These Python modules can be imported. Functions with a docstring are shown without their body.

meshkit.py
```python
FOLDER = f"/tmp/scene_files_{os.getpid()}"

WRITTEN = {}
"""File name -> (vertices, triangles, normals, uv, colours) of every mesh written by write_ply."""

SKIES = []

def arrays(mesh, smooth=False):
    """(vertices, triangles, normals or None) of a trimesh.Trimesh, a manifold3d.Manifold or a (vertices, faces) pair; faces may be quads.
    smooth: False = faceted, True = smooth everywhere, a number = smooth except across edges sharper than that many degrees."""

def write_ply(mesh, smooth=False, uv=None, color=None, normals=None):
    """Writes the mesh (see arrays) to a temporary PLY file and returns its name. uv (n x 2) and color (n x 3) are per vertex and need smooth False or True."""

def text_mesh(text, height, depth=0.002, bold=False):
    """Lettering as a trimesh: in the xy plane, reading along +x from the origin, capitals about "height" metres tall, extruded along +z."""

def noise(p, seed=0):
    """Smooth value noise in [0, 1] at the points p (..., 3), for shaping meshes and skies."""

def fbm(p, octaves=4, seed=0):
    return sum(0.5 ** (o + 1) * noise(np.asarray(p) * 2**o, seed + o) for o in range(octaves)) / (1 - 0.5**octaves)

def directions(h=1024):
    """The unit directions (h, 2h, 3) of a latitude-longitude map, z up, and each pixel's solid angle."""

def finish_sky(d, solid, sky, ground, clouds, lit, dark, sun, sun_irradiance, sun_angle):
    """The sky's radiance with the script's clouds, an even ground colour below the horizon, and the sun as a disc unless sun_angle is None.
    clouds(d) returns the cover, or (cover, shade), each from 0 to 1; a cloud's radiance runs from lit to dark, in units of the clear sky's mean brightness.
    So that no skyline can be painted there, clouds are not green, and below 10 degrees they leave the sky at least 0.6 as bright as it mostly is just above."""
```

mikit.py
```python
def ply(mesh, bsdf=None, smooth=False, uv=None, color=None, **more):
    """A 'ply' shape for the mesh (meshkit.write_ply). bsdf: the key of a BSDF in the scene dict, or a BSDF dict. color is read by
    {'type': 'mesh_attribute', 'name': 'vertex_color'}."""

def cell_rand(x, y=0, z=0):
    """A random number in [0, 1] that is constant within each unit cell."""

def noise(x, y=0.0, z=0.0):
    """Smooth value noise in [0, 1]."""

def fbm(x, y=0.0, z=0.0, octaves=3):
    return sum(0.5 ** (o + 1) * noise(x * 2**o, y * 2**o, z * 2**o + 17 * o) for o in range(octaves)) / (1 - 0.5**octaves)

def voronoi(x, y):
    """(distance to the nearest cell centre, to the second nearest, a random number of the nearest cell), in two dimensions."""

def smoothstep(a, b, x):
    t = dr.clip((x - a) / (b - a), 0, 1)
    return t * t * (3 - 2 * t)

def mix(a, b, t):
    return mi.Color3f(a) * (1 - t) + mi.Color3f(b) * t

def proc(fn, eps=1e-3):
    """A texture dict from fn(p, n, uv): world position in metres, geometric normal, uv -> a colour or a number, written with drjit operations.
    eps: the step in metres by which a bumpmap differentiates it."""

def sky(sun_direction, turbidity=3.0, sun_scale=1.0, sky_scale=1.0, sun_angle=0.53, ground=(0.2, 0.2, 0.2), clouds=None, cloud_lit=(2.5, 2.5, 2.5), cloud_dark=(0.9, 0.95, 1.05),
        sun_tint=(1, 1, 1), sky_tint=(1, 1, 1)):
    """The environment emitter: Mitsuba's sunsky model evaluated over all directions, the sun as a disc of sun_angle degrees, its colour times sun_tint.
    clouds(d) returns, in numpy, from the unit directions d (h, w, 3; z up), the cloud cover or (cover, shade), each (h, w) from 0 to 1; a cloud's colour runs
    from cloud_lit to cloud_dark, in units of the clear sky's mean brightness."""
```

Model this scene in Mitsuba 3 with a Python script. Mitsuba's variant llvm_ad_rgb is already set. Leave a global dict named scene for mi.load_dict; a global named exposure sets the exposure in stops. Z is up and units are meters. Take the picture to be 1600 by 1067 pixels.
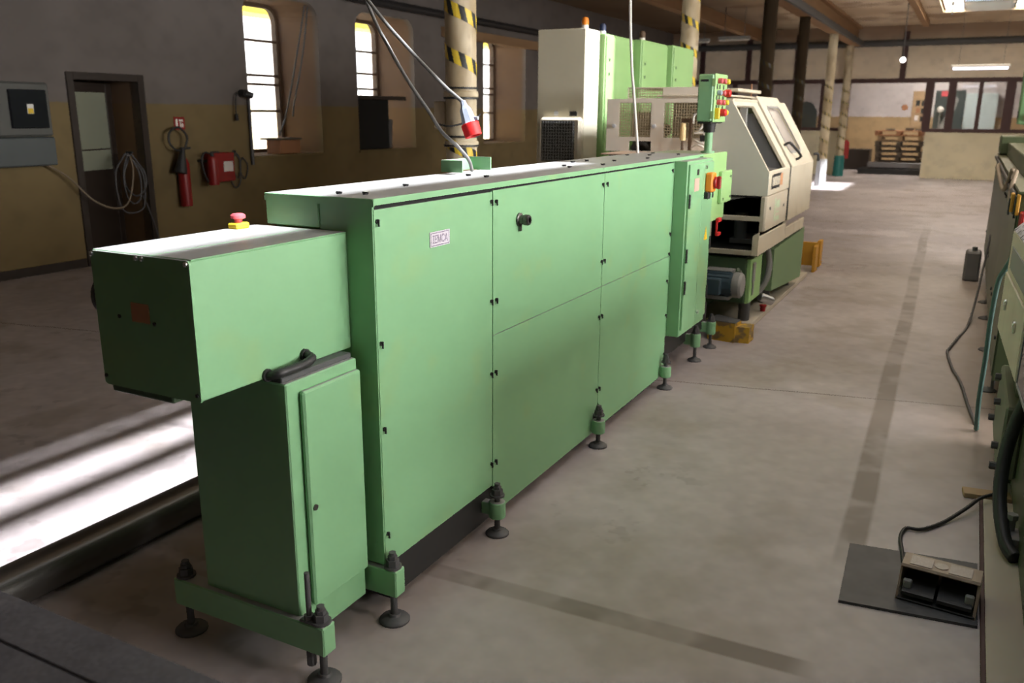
import math, random
import numpy as np
import trimesh
import shapely.geometry as sg
from shapely import affinity
import drjit as dr
import mitsuba as mi
import mikit
import meshkit
from mikit import proc, noise, fbm, smoothstep, mix

random.seed(7)
rng = np.random.default_rng(7)
V3 = np.array
T = mi.ScalarTransform4f
scene, labels = {'type': 'scene'}, {}

# ------------------------------------------------------------------ camera, sky, sun, lights, exposure
YAW, PITCH, ROLL = 0.482574964, 0.260014156, -0.0059379196
cy_, sy_, cp_, sp_ = math.cos(YAW), math.sin(YAW), math.cos(PITCH), math.sin(PITCH)
FWD = V3([-sy_ * cp_, cy_ * cp_, -sp_])
RIGHT0 = V3([cy_, sy_, 0])
DOWN0 = np.cross(FWD, RIGHT0)
DOWN = -math.sin(ROLL) * RIGHT0 + math.cos(ROLL) * DOWN0
CAM = V3([0, 0, 1.6])
scene['camera'] = {
    'type': 'thinlens', 'fov': math.degrees(2 * math.atan(800 / 1336.155)), 'fov_axis': 'x',
    'aperture_radius': 0.0042, 'focus_distance': 3.1, 'near_clip': 0.05, 'far_clip': 200.0,
    'to_world': T().look_at(origin=CAM.tolist(), target=(CAM + FWD).tolist(), up=(-DOWN).tolist())}
SUN = V3([0.59, 0.02, 0.807])
scene['sky'] = mikit.sky(SUN, turbidity=3.0, sun_scale=1.25, sky_scale=1.6, sky_tint=(1.25, 1.05, 0.82), sun_angle=1.7, sun_tint=(0.82, 1.0, 1.36), ground=(0.3, 0.29, 0.27))
SKYLIGHT = [0.36, 0.355, 0.345]      # radiance of the frosted daylight panes
SKYLIGHT_WARM = [0.26, 0.22, 0.17]
FILL_PANE = [3.6, 3.55, 3.45]         # unseen right-wall windows, added to light the machine sides
exposure = 3.3

# ------------------------------------------------------------------ materials
def rgb(c): return {'type': 'rgb', 'value': [float(v) for v in c]}
def mat(key, base, rough=0.5, metal=0.0, bump=None, spec=0.5, two=True, **kw):
    b = {'type': 'principled', 'base_color': base if isinstance(base, dict) else rgb(base), 'roughness': rough, 'metallic': metal, 'specular': spec, **kw}
    if bump: b = {'type': 'bumpmap', 'arbitrary': bump[0], 'scale': bump[1], 'bsdf': b}
    scene[key] = {'type': 'twosided', 'bsdf': b} if two else b
    return key

def green_fn(p, n, uv):
    m = fbm(p.x * 2.5 + 3, p.y * 2.5, p.z * 2.5)
    c = mix((0.190, 0.395, 0.205), (0.222, 0.440, 0.236), m)
    spots = smoothstep(0.80, 0.88, noise(p.x * 34, p.y * 34, p.z * 34)) * smoothstep(0.55, 0.75, noise(p.x * 4 + 9, p.y * 4, p.z * 4))
    c = mix(c, (0.10, 0.17, 0.08), spots * 0.0)
    rub = smoothstep(0.60, 0.80, fbm(p.x * 5, p.y * 5 + 20, p.z * 5))
    c = mix(c, (0.27, 0.40, 0.16), rub * 0.35)
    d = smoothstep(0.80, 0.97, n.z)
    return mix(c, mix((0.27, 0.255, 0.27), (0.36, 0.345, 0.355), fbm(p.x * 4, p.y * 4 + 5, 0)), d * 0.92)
mat('mat_green', proc(green_fn), 0.42)
def green_warm_fn(p, n, uv):  # yellower copy of the green, painting the warmer light farther off
    m = fbm(p.x * 1.5 + 3, p.y * 1.5, p.z * 1.5)
    c = mix((0.25, 0.44, 0.17), (0.31, 0.52, 0.22), m)
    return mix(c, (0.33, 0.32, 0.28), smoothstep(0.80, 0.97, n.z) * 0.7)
mat('mat_green_far', proc(green_warm_fn), 0.45)
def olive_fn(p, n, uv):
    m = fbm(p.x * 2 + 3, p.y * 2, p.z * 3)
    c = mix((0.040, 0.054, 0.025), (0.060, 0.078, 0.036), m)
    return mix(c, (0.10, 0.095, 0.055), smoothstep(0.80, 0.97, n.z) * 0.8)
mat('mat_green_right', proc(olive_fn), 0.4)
mat('mat_green_dark', (0.055, 0.10, 0.05), 0.5)
mat('mat_black', (0.018, 0.018, 0.019), 0.5)
mat('mat_void', (0.008, 0.008, 0.008), 0.9)
mat('mat_iron', (0.065, 0.064, 0.068), 0.5)
mat('mat_steel', (0.52, 0.51, 0.50), 0.32, 0.9)
mat('mat_steel_dark', (0.12, 0.115, 0.11), 0.30, 0.8)
mat('mat_bar_steel', (0.20, 0.20, 0.21), 0.4, 0.6)
mat('mat_chrome', (0.75, 0.75, 0.75), 0.18, 1.0)
def beige_fn(p, n, uv):
    m = fbm(p.x * 3, p.y * 3, p.z * 3)
    c = mix((0.50, 0.445, 0.345), (0.58, 0.53, 0.425), m)
    streak = smoothstep(0.62, 0.8, fbm(p.x * 9, p.y * 9, p.z * 1.4))
    return mix(c, (0.42, 0.35, 0.25), streak * 0.35)
mat('mat_beige', proc(beige_fn), 0.45)
mat('mat_grey_green', (0.46, 0.465, 0.40), 0.5)
mat('mat_grey_mid', (0.24, 0.24, 0.235), 0.5)
mat('mat_grey_dark', (0.075, 0.077, 0.08), 0.55)
mat('mat_white', (0.72, 0.70, 0.66), 0.5)
mat('mat_paper', (0.62, 0.58, 0.56), 0.7)
mat('mat_pink', (0.50, 0.33, 0.27), 0.7)
mat('mat_orange_paper', (0.50, 0.25, 0.13), 0.7)
mat('mat_plate', (0.56, 0.53, 0.60), 0.4)
mat('mat_plate_ink', (0.20, 0.17, 0.24), 0.6)
mat('mat_yellow', (0.75, 0.52, 0.03), 0.45)
mat('mat_orange', (0.80, 0.24, 0.02), 0.4)
mat('mat_red', (0.55, 0.02, 0.02), 0.38)
mat('mat_red_deep', (0.30, 0.012, 0.012), 0.45)
mat('mat_red_pink', (0.62, 0.10, 0.12), 0.4)
mat('mat_blue', (0.032, 0.058, 0.078), 0.5)
mat('mat_navy', (0.02, 0.03, 0.07), 0.35)
mat('mat_teal', (0.02, 0.17, 0.16), 0.5)
mat('mat_teal_hose', (0.06, 0.125, 0.115), 0.5)
mat('mat_cable_grey', (0.15, 0.15, 0.145), 0.5)
mat('mat_cable_white', (0.70, 0.69, 0.66), 0.45)
mat('mat_cable_beige', (0.20, 0.155, 0.11), 0.6)
mat('mat_plug_grey', (0.30, 0.34, 0.42), 0.45)
mat('mat_maroon', (0.055, 0.022, 0.022), 0.6)
mat('mat_door_dark', (0.022, 0.014, 0.010), 0.6)
mat('mat_brown_steel', (0.085, 0.050, 0.028), 0.65)
mat('mat_tape_yellow', (0.68, 0.50, 0.05), 0.5)
mat('mat_tape_black', (0.02, 0.02, 0.02), 0.5)
mat('mat_silver', (0.62, 0.64, 0.68), 0.45, 0.3)
mat('mat_pale_glass_paint', (0.22, 0.235, 0.18), 0.5)
mat('mat_pale_blue', (0.46, 0.55, 0.58), 0.6)
mat('mat_dark_board', (0.045, 0.06, 0.06), 0.6)
mat('mat_screen', (0.012, 0.013, 0.018), 0.15)
def speckle_fn(p, n, uv):
    s = smoothstep(0.66, 0.72, noise(p.x * 60, p.y * 60, 0))
    return mix((0.50, 0.47, 0.50), (0.03, 0.03, 0.03), s)
mat('mat_speckled_top', proc(speckle_fn), 0.5)
def yellow_worn_fn(p, n, uv):
    s = smoothstep(0.45, 0.62, fbm(p.x * 22, p.y * 22, p.z * 22))
    return mix((0.46, 0.27, 0.025), (0.12, 0.085, 0.055), s * 0.8)
mat('mat_yellow_worn', proc(yellow_worn_fn), 0.55)
def wood_fn(p, n, uv):
    g = fbm(p.x * 3, p.y * 3, p.z * 40)
    return mix((0.30, 0.19, 0.10), (0.46, 0.33, 0.20), g)
mat('mat_wood', proc(wood_fn), 0.7)
mat('mat_wood_red', (0.36, 0.17, 0.085), 0.7)
mat('mat_wood_grey', (0.10, 0.078, 0.058), 0.8)
def joist_fn(p, n, uv):
    return mix((0.20, 0.11, 0.055), (0.34, 0.21, 0.11), fbm(p.x * 5, p.y * 0.7, p.z * 5))
mat('mat_joist', proc(joist_fn), 0.75)
def column_fn(p, n, uv):
    m = fbm(p.x * 6, p.y * 6, p.z * 2.2, 4)
    c = mix((0.36, 0.28, 0.17), (0.58, 0.50, 0.36), smoothstep(0.30, 0.68, m))
    return mix(c, (0.16, 0.10, 0.06), smoothstep(0.66, 0.8, fbm(p.x * 9, p.y * 9 + 7, p.z * 5)) * 0.7)
mat('mat_column', proc(column_fn), 0.6)
def column_unlit_fn(p, n, uv):  # same columns, darkened in colour because they stand unlit
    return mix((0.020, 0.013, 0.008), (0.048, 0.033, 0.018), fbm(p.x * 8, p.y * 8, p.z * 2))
mat('mat_column_unlit', proc(column_unlit_fn), 0.9, spec=0.1)

def floor_fn(p, n, uv):
    a = fbm(p.x * 0.55 + 4, p.y * 0.55, 0.0, 4)
    b = fbm(p.x * 2.6, p.y * 2.6 + 11, 3.0, 4)
    c = fbm(p.x * 17, p.y * 17, 8.0, 3)
    col = mix((0.276, 0.240, 0.240), (0.358, 0.320, 0.320), smoothstep(0.3, 0.7, a))
    col = mix(col, (0.225, 0.190, 0.165), smoothstep(0.50, 0.78, b) * 0.55)
    col = mix(col, (0.42, 0.375, 0.375), smoothstep(0.56, 0.82, fbm(p.x * 1.3 + 31, p.y * 1.3, 1.0, 4)) * 0.55)
    col = col * (1.00 + 0.24 * c)
    warm = smoothstep(-0.2, 0.25, p.x) * smoothstep(3.0, 5.0, p.y) * (1 - smoothstep(9.0, 11.0, p.y))
    col = mix(col, (0.23, 0.165, 0.115), warm * 0.6)
    # worn marks of old tape: one along the aisle, one across it
    wob = 0.03 * (fbm(p.y * 0.8, 2.0, 0) - 0.5)
    lx = p.x + 0.155 + 0.021 * p.y + wob
    aisle = (1 - smoothstep(0.040, 0.062, dr.abs(lx))) * smoothstep(2.9, 3.4, p.y) * (1 - smoothstep(12, 15, p.y))
    ly = p.y - 2.362 - 0.03 * (p.x + 0.8)
    cross_ = (1 - smoothstep(0.035, 0.052, dr.abs(ly))) * smoothstep(-1.85, -1.6, p.x) * (1 - smoothstep(-0.32, -0.2, p.x))
    wear = 0.45 + 0.55 * smoothstep(0.30, 0.6, fbm(p.x * 6, p.y * 6, 5, 3))
    col = mix(col, (0.165, 0.135, 0.118), dr.maximum(aisle, cross_) * wear * 0.9)
    # expansion joint
    jt = 1 - smoothstep(0.004, 0.010, dr.abs(p.y - 4.98 - 0.21 * (p.x + 1.4) + 0.01 * noise(p.x * 9, 0, 0)))
    col = mix(col, (0.10, 0.085, 0.075), jt * 0.7)
    # chalk scuffs and oil drops
    sc = smoothstep(0.80, 0.86, noise(p.x * 26, p.y * 7, 2.0)) * smoothstep(0.62, 0.8, noise(p.x * 1.9 + 3, p.y * 1.9, 0))
    col = mix(col, (0.62, 0.60, 0.58), sc * 0.0)
    oil = smoothstep(0.62, 0.72, fbm(p.x * 9 + 5, p.y * 9, 0.0, 4)) * smoothstep(0.55, 0.7, noise(p.x * 0.9 + 3, p.y * 0.9, 0.0))
    return mix(col, (0.12, 0.10, 0.09), oil * 0.25)
def floor_bump(p, n, uv): return fbm(p.x * 26, p.y * 26, 0, 3)
mat('mat_floor', proc(floor_fn), 0.50, bump=(proc(floor_bump), 0.0012), spec=0.45)

def plaster(p, up, low, h):
    m = fbm(p.x * 0.9, p.y * 0.9, p.z * 0.9, 4)
    f = fbm(p.x * 5, p.y * 5, p.z * 5, 4)
    edge = p.z + 0.02 * (fbm(p.x * 7, p.y * 7, 0) - 0.5)
    c = mix(up, low, 1 - smoothstep(h - 0.008, h + 0.008, edge))
    c = c * (0.72 + 0.50 * m)
    return mix(c, c * 0.62, smoothstep(0.42, 0.9, f) * 0.38)
def left_wall_fn(p, n, uv):
    c = plaster(p, (0.160, 0.140, 0.130), (0.185, 0.138, 0.068), 1.69)
    return mix(c, (0.17, 0.095, 0.050), (1 - smoothstep(-8.32, -8.22, p.x)) * 0.75)
mat('mat_wall_left', proc(left_wall_fn), 0.85, spec=0.2)
def far_wall_fn(p, n, uv):
    c = plaster(p, (0.76, 0.66, 0.53), (0.74, 0.67, 0.49), 1.24)
    return mix(c, (0.26, 0.15, 0.085), smoothstep(3.45, 3.85, p.z + 0.15 * fbm(p.x * 1.5, 0, 0)) * 0.75)
mat('mat_wall_far', proc(far_wall_fn), 0.85, spec=0.2)
def rear_wall_fn(p, n, uv): return plaster(p, (0.60, 0.56, 0.58), (0.46, 0.33, 0.19), 1.58)
mat('mat_wall_rear', proc(rear_wall_fn), 0.85, spec=0.2)
def side_wall_fn(p, n, uv): return plaster(p, (0.40, 0.37, 0.33), (0.40, 0.34, 0.22), 1.69)
mat('mat_wall_side', proc(side_wall_fn), 0.85, spec=0.2)
def ceil_fn(p, n, uv):
    m = fbm(p.x * 0.7, p.y * 0.45, 0, 4)
    c = mix((0.48, 0.37, 0.25), (0.68, 0.58, 0.43), smoothstep(0.25, 0.7, m))
    rust = smoothstep(0.55, 0.75, fbm(p.x * 1.1 + 8, p.y * 1.1, 3, 4))
    c = mix(c, (0.25, 0.145, 0.08), rust * 0.6)
    left = 1 - smoothstep(-6.2, -3.1, p.x)  # ceiling colour darkened leftwards to paint the shade of that bay
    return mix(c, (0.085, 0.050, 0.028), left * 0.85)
mat('mat_ceiling', proc(ceil_fn), 0.85, spec=0.2)
def mat_rubber_fn(p, n, uv):
    f = fbm(p.x * 9, p.y * 9, 0, 4)
    g = noise(p.x * 160, p.y * 160, 0)
    return mix((0.050, 0.050, 0.058), (0.105, 0.105, 0.118), f) * (0.85 + 0.3 * g)
mat('mat_rubber', proc(mat_rubber_fn), 0.55)
def tread_fn(p, n, uv):
    f = fbm(p.x * 14, p.y * 14, 0, 4)
    return mix((0.032, 0.033, 0.039), (0.075, 0.075, 0.083), f)
def tread_bump(p, n, uv): return noise(p.x * 90 + p.y * 90, p.x * 90 - p.y * 90, 0)
mat('mat_tread', proc(tread_fn), 0.5, bump=(proc(tread_bump), 0.0015))
def pedal_fn(p, n, uv):
    f = fbm(p.x * 30, p.y * 30, p.z * 30, 3)
    return mix((0.22, 0.16, 0.115), (0.36, 0.28, 0.21), f)
mat('mat_pedal', proc(pedal_fn), 0.45)
def pedal_tread_fn(p, n, uv):
    s = smoothstep(0.3, 0.7, 0.5 + 0.5 * dr.sin((p.x + p.y) * 700))
    return mix((0.26, 0.21, 0.17), (0.50, 0.44, 0.42), s)
mat('mat_pedal_tread', proc(pedal_tread_fn), 0.4)
def facade_fn(p, n, uv):
    return mix((0.80, 0.66, 0.46), (0.82, 0.80, 0.78), smoothstep(1.6, 2.0, p.z))
mat('mat_facade', proc(facade_fn), 0.9)
scene['mat_glass'] = {'type': 'thindielectric', 'int_ior': 1.5}
def dirty_fn(p, n, uv): return 0.10 + 0.25 * fbm(p.x * 3, p.y * 3, p.z * 3, 4)
mat('mat_clear_lamp', (0.8, 0.8, 0.78), 0.3)

mat('mat_tape_old', (0.42, 0.33, 0.12), 0.6)
mat('mat_tape_unlit', (0.055, 0.042, 0.014), 0.95, spec=0.1)  # tape darkened to go with the unlit columns
mat('mat_reddark', (0.22, 0.010, 0.010), 0.4)
mat('mat_box_left', (0.085, 0.088, 0.082), 0.5)
mat('mat_green_pendant', (0.10, 0.20, 0.09), 0.45)
mat('mat_canister', (0.13, 0.127, 0.132), 0.5)
mat('mat_pale_green', (0.50, 0.60, 0.42), 0.6)
mat('mat_beige_dull', (0.36, 0.33, 0.26), 0.5)
mat('mat_beige_shade', (0.58, 0.545, 0.43), 0.5)
mat('mat_smoked', (0.26, 0.23, 0.21), 0.3)
mat('mat_green_tank', (0.040, 0.078, 0.040), 0.45)
mat('mat_green_tank2', (0.15, 0.24, 0.12), 0.5)
mat('mat_rail', (0.42, 0.37, 0.30), 0.7)
mat('mat_guard', (0.72, 0.66, 0.58), 0.5)
mat('mat_mesh', (0.40, 0.33, 0.22), 0.5)
mat('mat_inner', (0.30, 0.24, 0.14), 0.6)
mat('mat_cream', (0.70, 0.52, 0.26), 0.5)
mat('mat_pinkish', (0.62, 0.46, 0.36), 0.6)
mat('mat_orange_dull', (0.50, 0.25, 0.03), 0.5)
mat('mat_grey_dark2', (0.075, 0.088, 0.09), 0.5)
mat('mat_grey_green2', (0.12, 0.14, 0.09), 0.5)
mat('mat_steel_tube', (0.13, 0.122, 0.115), 0.28, 0.7)
# ------------------------------------------------------------------ mesh helpers
def hull(pts): return trimesh.Trimesh(np.asarray(pts, float)).convex_hull if False else trimesh.convex.convex_hull(np.asarray(pts, float))
def B(x0, x1, y0, y1, z0, z1, b=0.003):
    b = min(b, 0.3 * (x1 - x0), 0.3 * (y1 - y0), 0.3 * (z1 - z0))
    if b <= 0.0005:
        m = trimesh.creation.box(extents=(x1 - x0, y1 - y0, z1 - z0)); m.apply_translation(((x0 + x1) / 2, (y0 + y1) / 2, (z0 + z1) / 2)); return m
    P = []
    for sx in (0, 1):
        for sy in (0, 1):
            for sz in (0, 1):
                X, Y, Z = (x0, x1)[sx], (y0, y1)[sy], (z0, z1)[sz]
                ix, iy, iz = X + (b, -b)[sx], Y + (b, -b)[sy], Z + (b, -b)[sz]
                P += [(X, iy, iz), (ix, Y, iz), (ix, iy, Z)]
    return hull(P)
def J(*ms):
    L = []
    for m in ms: L += m if isinstance(m, list) else [m]
    return trimesh.util.concatenate(L)
def frame_of(d):
    d = d / np.linalg.norm(d)
    a = V3([0, 0, 1.0]) if abs(d[2]) < 0.9 else V3([1.0, 0, 0])
    u = np.cross(a, d); u /= np.linalg.norm(u)
    return u, np.cross(d, u), d
def cyl(p0, p1, r, n=20, r1=None, bev=0.0):
    p0, p1 = V3(p0, float), V3(p1, float); L = np.linalg.norm(p1 - p0); u, v, d = frame_of(p1 - p0)
    r1 = r if r1 is None else r1
    b = min(bev, r * 0.4, L * 0.3)
    prof = [(0, 0), (r - b, 0), (r, b), (r1, L - b), (r1 - b, L), (0, L)] if b > 0 else [(0, 0), (r, 0), (r1, L), (0, L)]
    return lathe(prof, p0, d, n)
def lathe(prof, origin=(0, 0, 0), axis=(0, 0, 1), n=24):
    m = trimesh.creation.revolve(np.asarray(prof, float), sections=n)
    u, v, d = frame_of(V3(axis, float))
    M = np.eye(4); M[:3, 0], M[:3, 1], M[:3, 2], M[:3, 3] = u, v, d, origin
    m.apply_transform(M); return m
def smooth_path(pts, n=10):
    P = np.asarray(pts, float); Q = np.vstack([2 * P[0] - P[1], P, 2 * P[-1] - P[-2]]); out = []
    for i in range(1, len(Q) - 2):
        for t in np.linspace(0, 1, n, endpoint=False):
            a, b, c, d = Q[i - 1:i + 3]
            out.append(0.5 * (2 * b + (c - a) * t + (2 * a - 5 * b + 4 * c - d) * t * t + (3 * b - a - 3 * c + d) * t ** 3))
    out.append(P[-1]); return np.array(out)
def tube(pts, r, sides=8, n=8):
    p = smooth_path(pts, n)
    t = np.gradient(p, axis=0); t /= np.linalg.norm(t, axis=1, keepdims=True) + 1e-12
    u = frame_of(t[0])[0]; U = []
    for k in range(len(p)):
        u = u - t[k] * (u @ t[k]); u /= np.linalg.norm(u); U.append(u.copy())
    U = np.array(U); W = np.cross(t, U); a = np.arange(sides) * 2 * np.pi / sides
    v = (p[:, None] + r * (np.cos(a)[None, :, None] * U[:, None] + np.sin(a)[None, :, None] * W[:, None])).reshape(-1, 3)
    F = []
    for i in range(len(p) - 1):
        for j in range(sides):
            k = (j + 1) % sides
            F += [(i * sides + j, i * sides + k, (i + 1) * sides + k), (i * sides + j, (i + 1) * sides + k, (i + 1) * sides + j)]
    c0, c1 = len(v), len(v) + 1; v = np.vstack([v, p[0], p[-1]]); e = (len(p) - 1) * sides
    for j in range(sides):
        k = (j + 1) % sides; F += [(c0, k, j), (c1, e + j, e + k)]
    return trimesh.Trimesh(v, np.array(F), process=False)
def prism(poly, a0, a1, axis, holes=()):
    """A polygon extruded from a0 to a1 along an axis. axis 'y': polygon in (x, z); 'x': in (y, z); 'z': in (x, y)."""
    pg = sg.Polygon(poly, holes)
    m = trimesh.creation.extrude_polygon(pg, a1 - a0, engine='earcut'); v = m.vertices
    if axis == 'y': w = np.c_[v[:, 0], a0 + v[:, 2], v[:, 1]]
    elif axis == 'x': w = np.c_[a0 + v[:, 2], v[:, 0], v[:, 1]]
    else: w = np.c_[v[:, 0], v[:, 1], a0 + v[:, 2]]
    m = trimesh.Trimesh(w, m.faces, process=False); m.fix_normals(); return m
def rect(x0, x1, y0, y1): return [(x0, y0), (x1, y0), (x1, y1), (x0, y1)]
def rrect(x0, x1, y0, y1, r): return list(sg.box(x0 + r, y0 + r, x1 - r, y1 - r).buffer(r, 4).exterior.coords)[:-1]
def basis(m, origin, ex, ey, ez):
    M = np.eye(4); M[:3, 0], M[:3, 1], M[:3, 2], M[:3, 3] = ex, ey, ez, origin
    m = m.copy(); m.apply_transform(M); return m
def moved(m, d): m = m.copy(); m.apply_translation(d); return m
def rotz(m, a, c=(0, 0, 0)): m = m.copy(); m.apply_transform(trimesh.transformations.rotation_matrix(a, (0, 0, 1), c)); return m
def text_on(txt, h, depth, origin, ex, ey, ez, width=None):
    m = meshkit.text_mesh(txt, h, depth)
    if width:
        w = np.ptp(m.vertices[:, 0]); m.vertices[:, 0] = (m.vertices[:, 0] - m.vertices[:, 0].min()) * width / w
    return basis(m, origin, ex, ey, ez)

used = set()
def free(name):
    k, i = name, 0
    while k in used: i += 1; k = f'{name}_{i:03d}'
    used.add(k); return k
def put(name, mesh, m, parent=None, smooth=False, label=None, cat=None, group=None, kind=None, at=None, **kw):
    key = free(f'{parent}__{name}' if parent else name)
    s = dict(mesh) if isinstance(mesh, dict) else mikit.ply(mesh, m, smooth=smooth, **kw)
    if at is not None: s['to_world'] = T().translate([float(v) for v in at])
    scene[key] = s
    L = {k: v for k, v in (('label', label), ('category', cat), ('group', group), ('kind', kind)) if v}
    if L: labels[key] = L
    return key
def thing(name, label, cat, group=None):
    key = free(name); labels[key] = {'label': label, 'category': cat}
    if group: labels[key]['group'] = group
    return key
def struct(name, mesh, m, parent=None, **kw): return put(name, mesh, m, parent, kind=None if parent else 'structure', **kw)
SM = 35

# ------------------------------------------------------------------ the room
CEIL = 3.9
struct('floor', B(-9.05, 6.0, -14.0, 30.6, -0.12, 0, 0), 'mat_floor')
LIGHTS = [(1.37, 4.15), (7.2, 10.2), (13.9, 16.9), (20.45, 23.05)]   # skylights over the aisle
RLIGHTS_ADDED = [(4.0, 8.5), (10.0, 15.0)]                   # unseen ones added over the right-hand bay for side light
hole = [rect(-0.97, 0.70, a, b) for a, b in LIGHTS] + [rect(2.4, 3.7, a, b) for a, b in RLIGHTS_ADDED] + [rect(-2.1, -0.7, 26.6, 29.2), rect(-0.97, 0.70, 4.25, 6.3), rect(-1.87, -1.08, 6.92, 7.62), rect(-0.97, 0.70, 17.6, 20.0)]
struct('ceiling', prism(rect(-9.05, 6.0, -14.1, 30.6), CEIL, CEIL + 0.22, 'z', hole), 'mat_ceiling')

def skylight(n, x0, x1, y0, y1, clear, rad, step=1.0, solid=False):
    """A rooflight: steel bars along it, frosted panes, and where clear is given a few clear strips that let the sun in."""
    key = free(f'window_{n}'); labels[key] = {'kind': 'structure'}
    fr = [B(x0, x0 + 0.03, y0, y1, CEIL + 0.05, CEIL + 0.13, 0), B(x1 - 0.03, x1, y0, y1, CEIL + 0.05, CEIL + 0.13, 0)]
    cuts = sorted({x0 + 0.03, x1 - 0.03, *[v for c in clear for v in c]})
    for a, b in zip(cuts[:-1], cuts[1:]):
        is_clear = any(abs(a - c[0]) < 1e-6 for c in clear)
        k = max(1, round((y1 - y0) / 2.0)) if is_clear else 1
        for i in range(k):
            ya, yb = y0 + (y1 - y0) * i / k, y0 + (y1 - y0) * (i + 1) / k
            v = [(a + 0.004, ya, CEIL + 0.09), (b - 0.004, ya, CEIL + 0.09), (b - 0.004, yb, CEIL + 0.09), (a + 0.004, yb, CEIL + 0.09)]
            m = trimesh.Trimesh(v, [(0, 2, 1), (0, 3, 2)], process=False)
            if is_clear: put('clear_pane', m, 'mat_glass', key)
            elif solid:
                put('cover_sheet', B(a, b, y0, 2.1, CEIL + 0.10, CEIL + 0.125, 0), 'mat_ceiling', key)
                put('frosted_pane', trimesh.Trimesh([(a + .004, 2.1, CEIL + .09), (b - .004, 2.1, CEIL + .09), (b - .004, y1, CEIL + .09), (a + .004, y1, CEIL + .09)], [(0, 2, 1), (0, 3, 2)], process=False), 'mat_white', key, emitter={'type': 'area', 'radiance': rgb(rad)})
            else: put('frosted_pane', m, 'mat_white', key, emitter={'type': 'area', 'radiance': rgb(rad)})
        fr.append(B(a - 0.012, a + 0.012, y0, y1, CEIL + 0.05, CEIL + 0.12, 0))
    put('glazing_frame', J(fr), 'mat_brown_steel', key)
    return key
SLOTS = [(-0.94, -0.85), (-0.70, -0.42), (-0.30, 0.26)]
skylight(11, -0.97, 0.70, *LIGHTS[0], SLOTS, [0.36, 0.35, 0.335], solid=True)
skylight(10, -0.97, 0.70, 4.25, 6.3, [], [0.20, 0.195, 0.18])  # unseen rooflight, added to light the near side of the lathe
skylight(19, -1.87, -1.08, 6.92, 7.62, [(-1.84, -1.11)], SKYLIGHT)  # unseen opening, added and shaped so sun strikes the control cabinet
skylight(12, -0.97, 0.70, *LIGHTS[1], [], SKYLIGHT_WARM)
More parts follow.
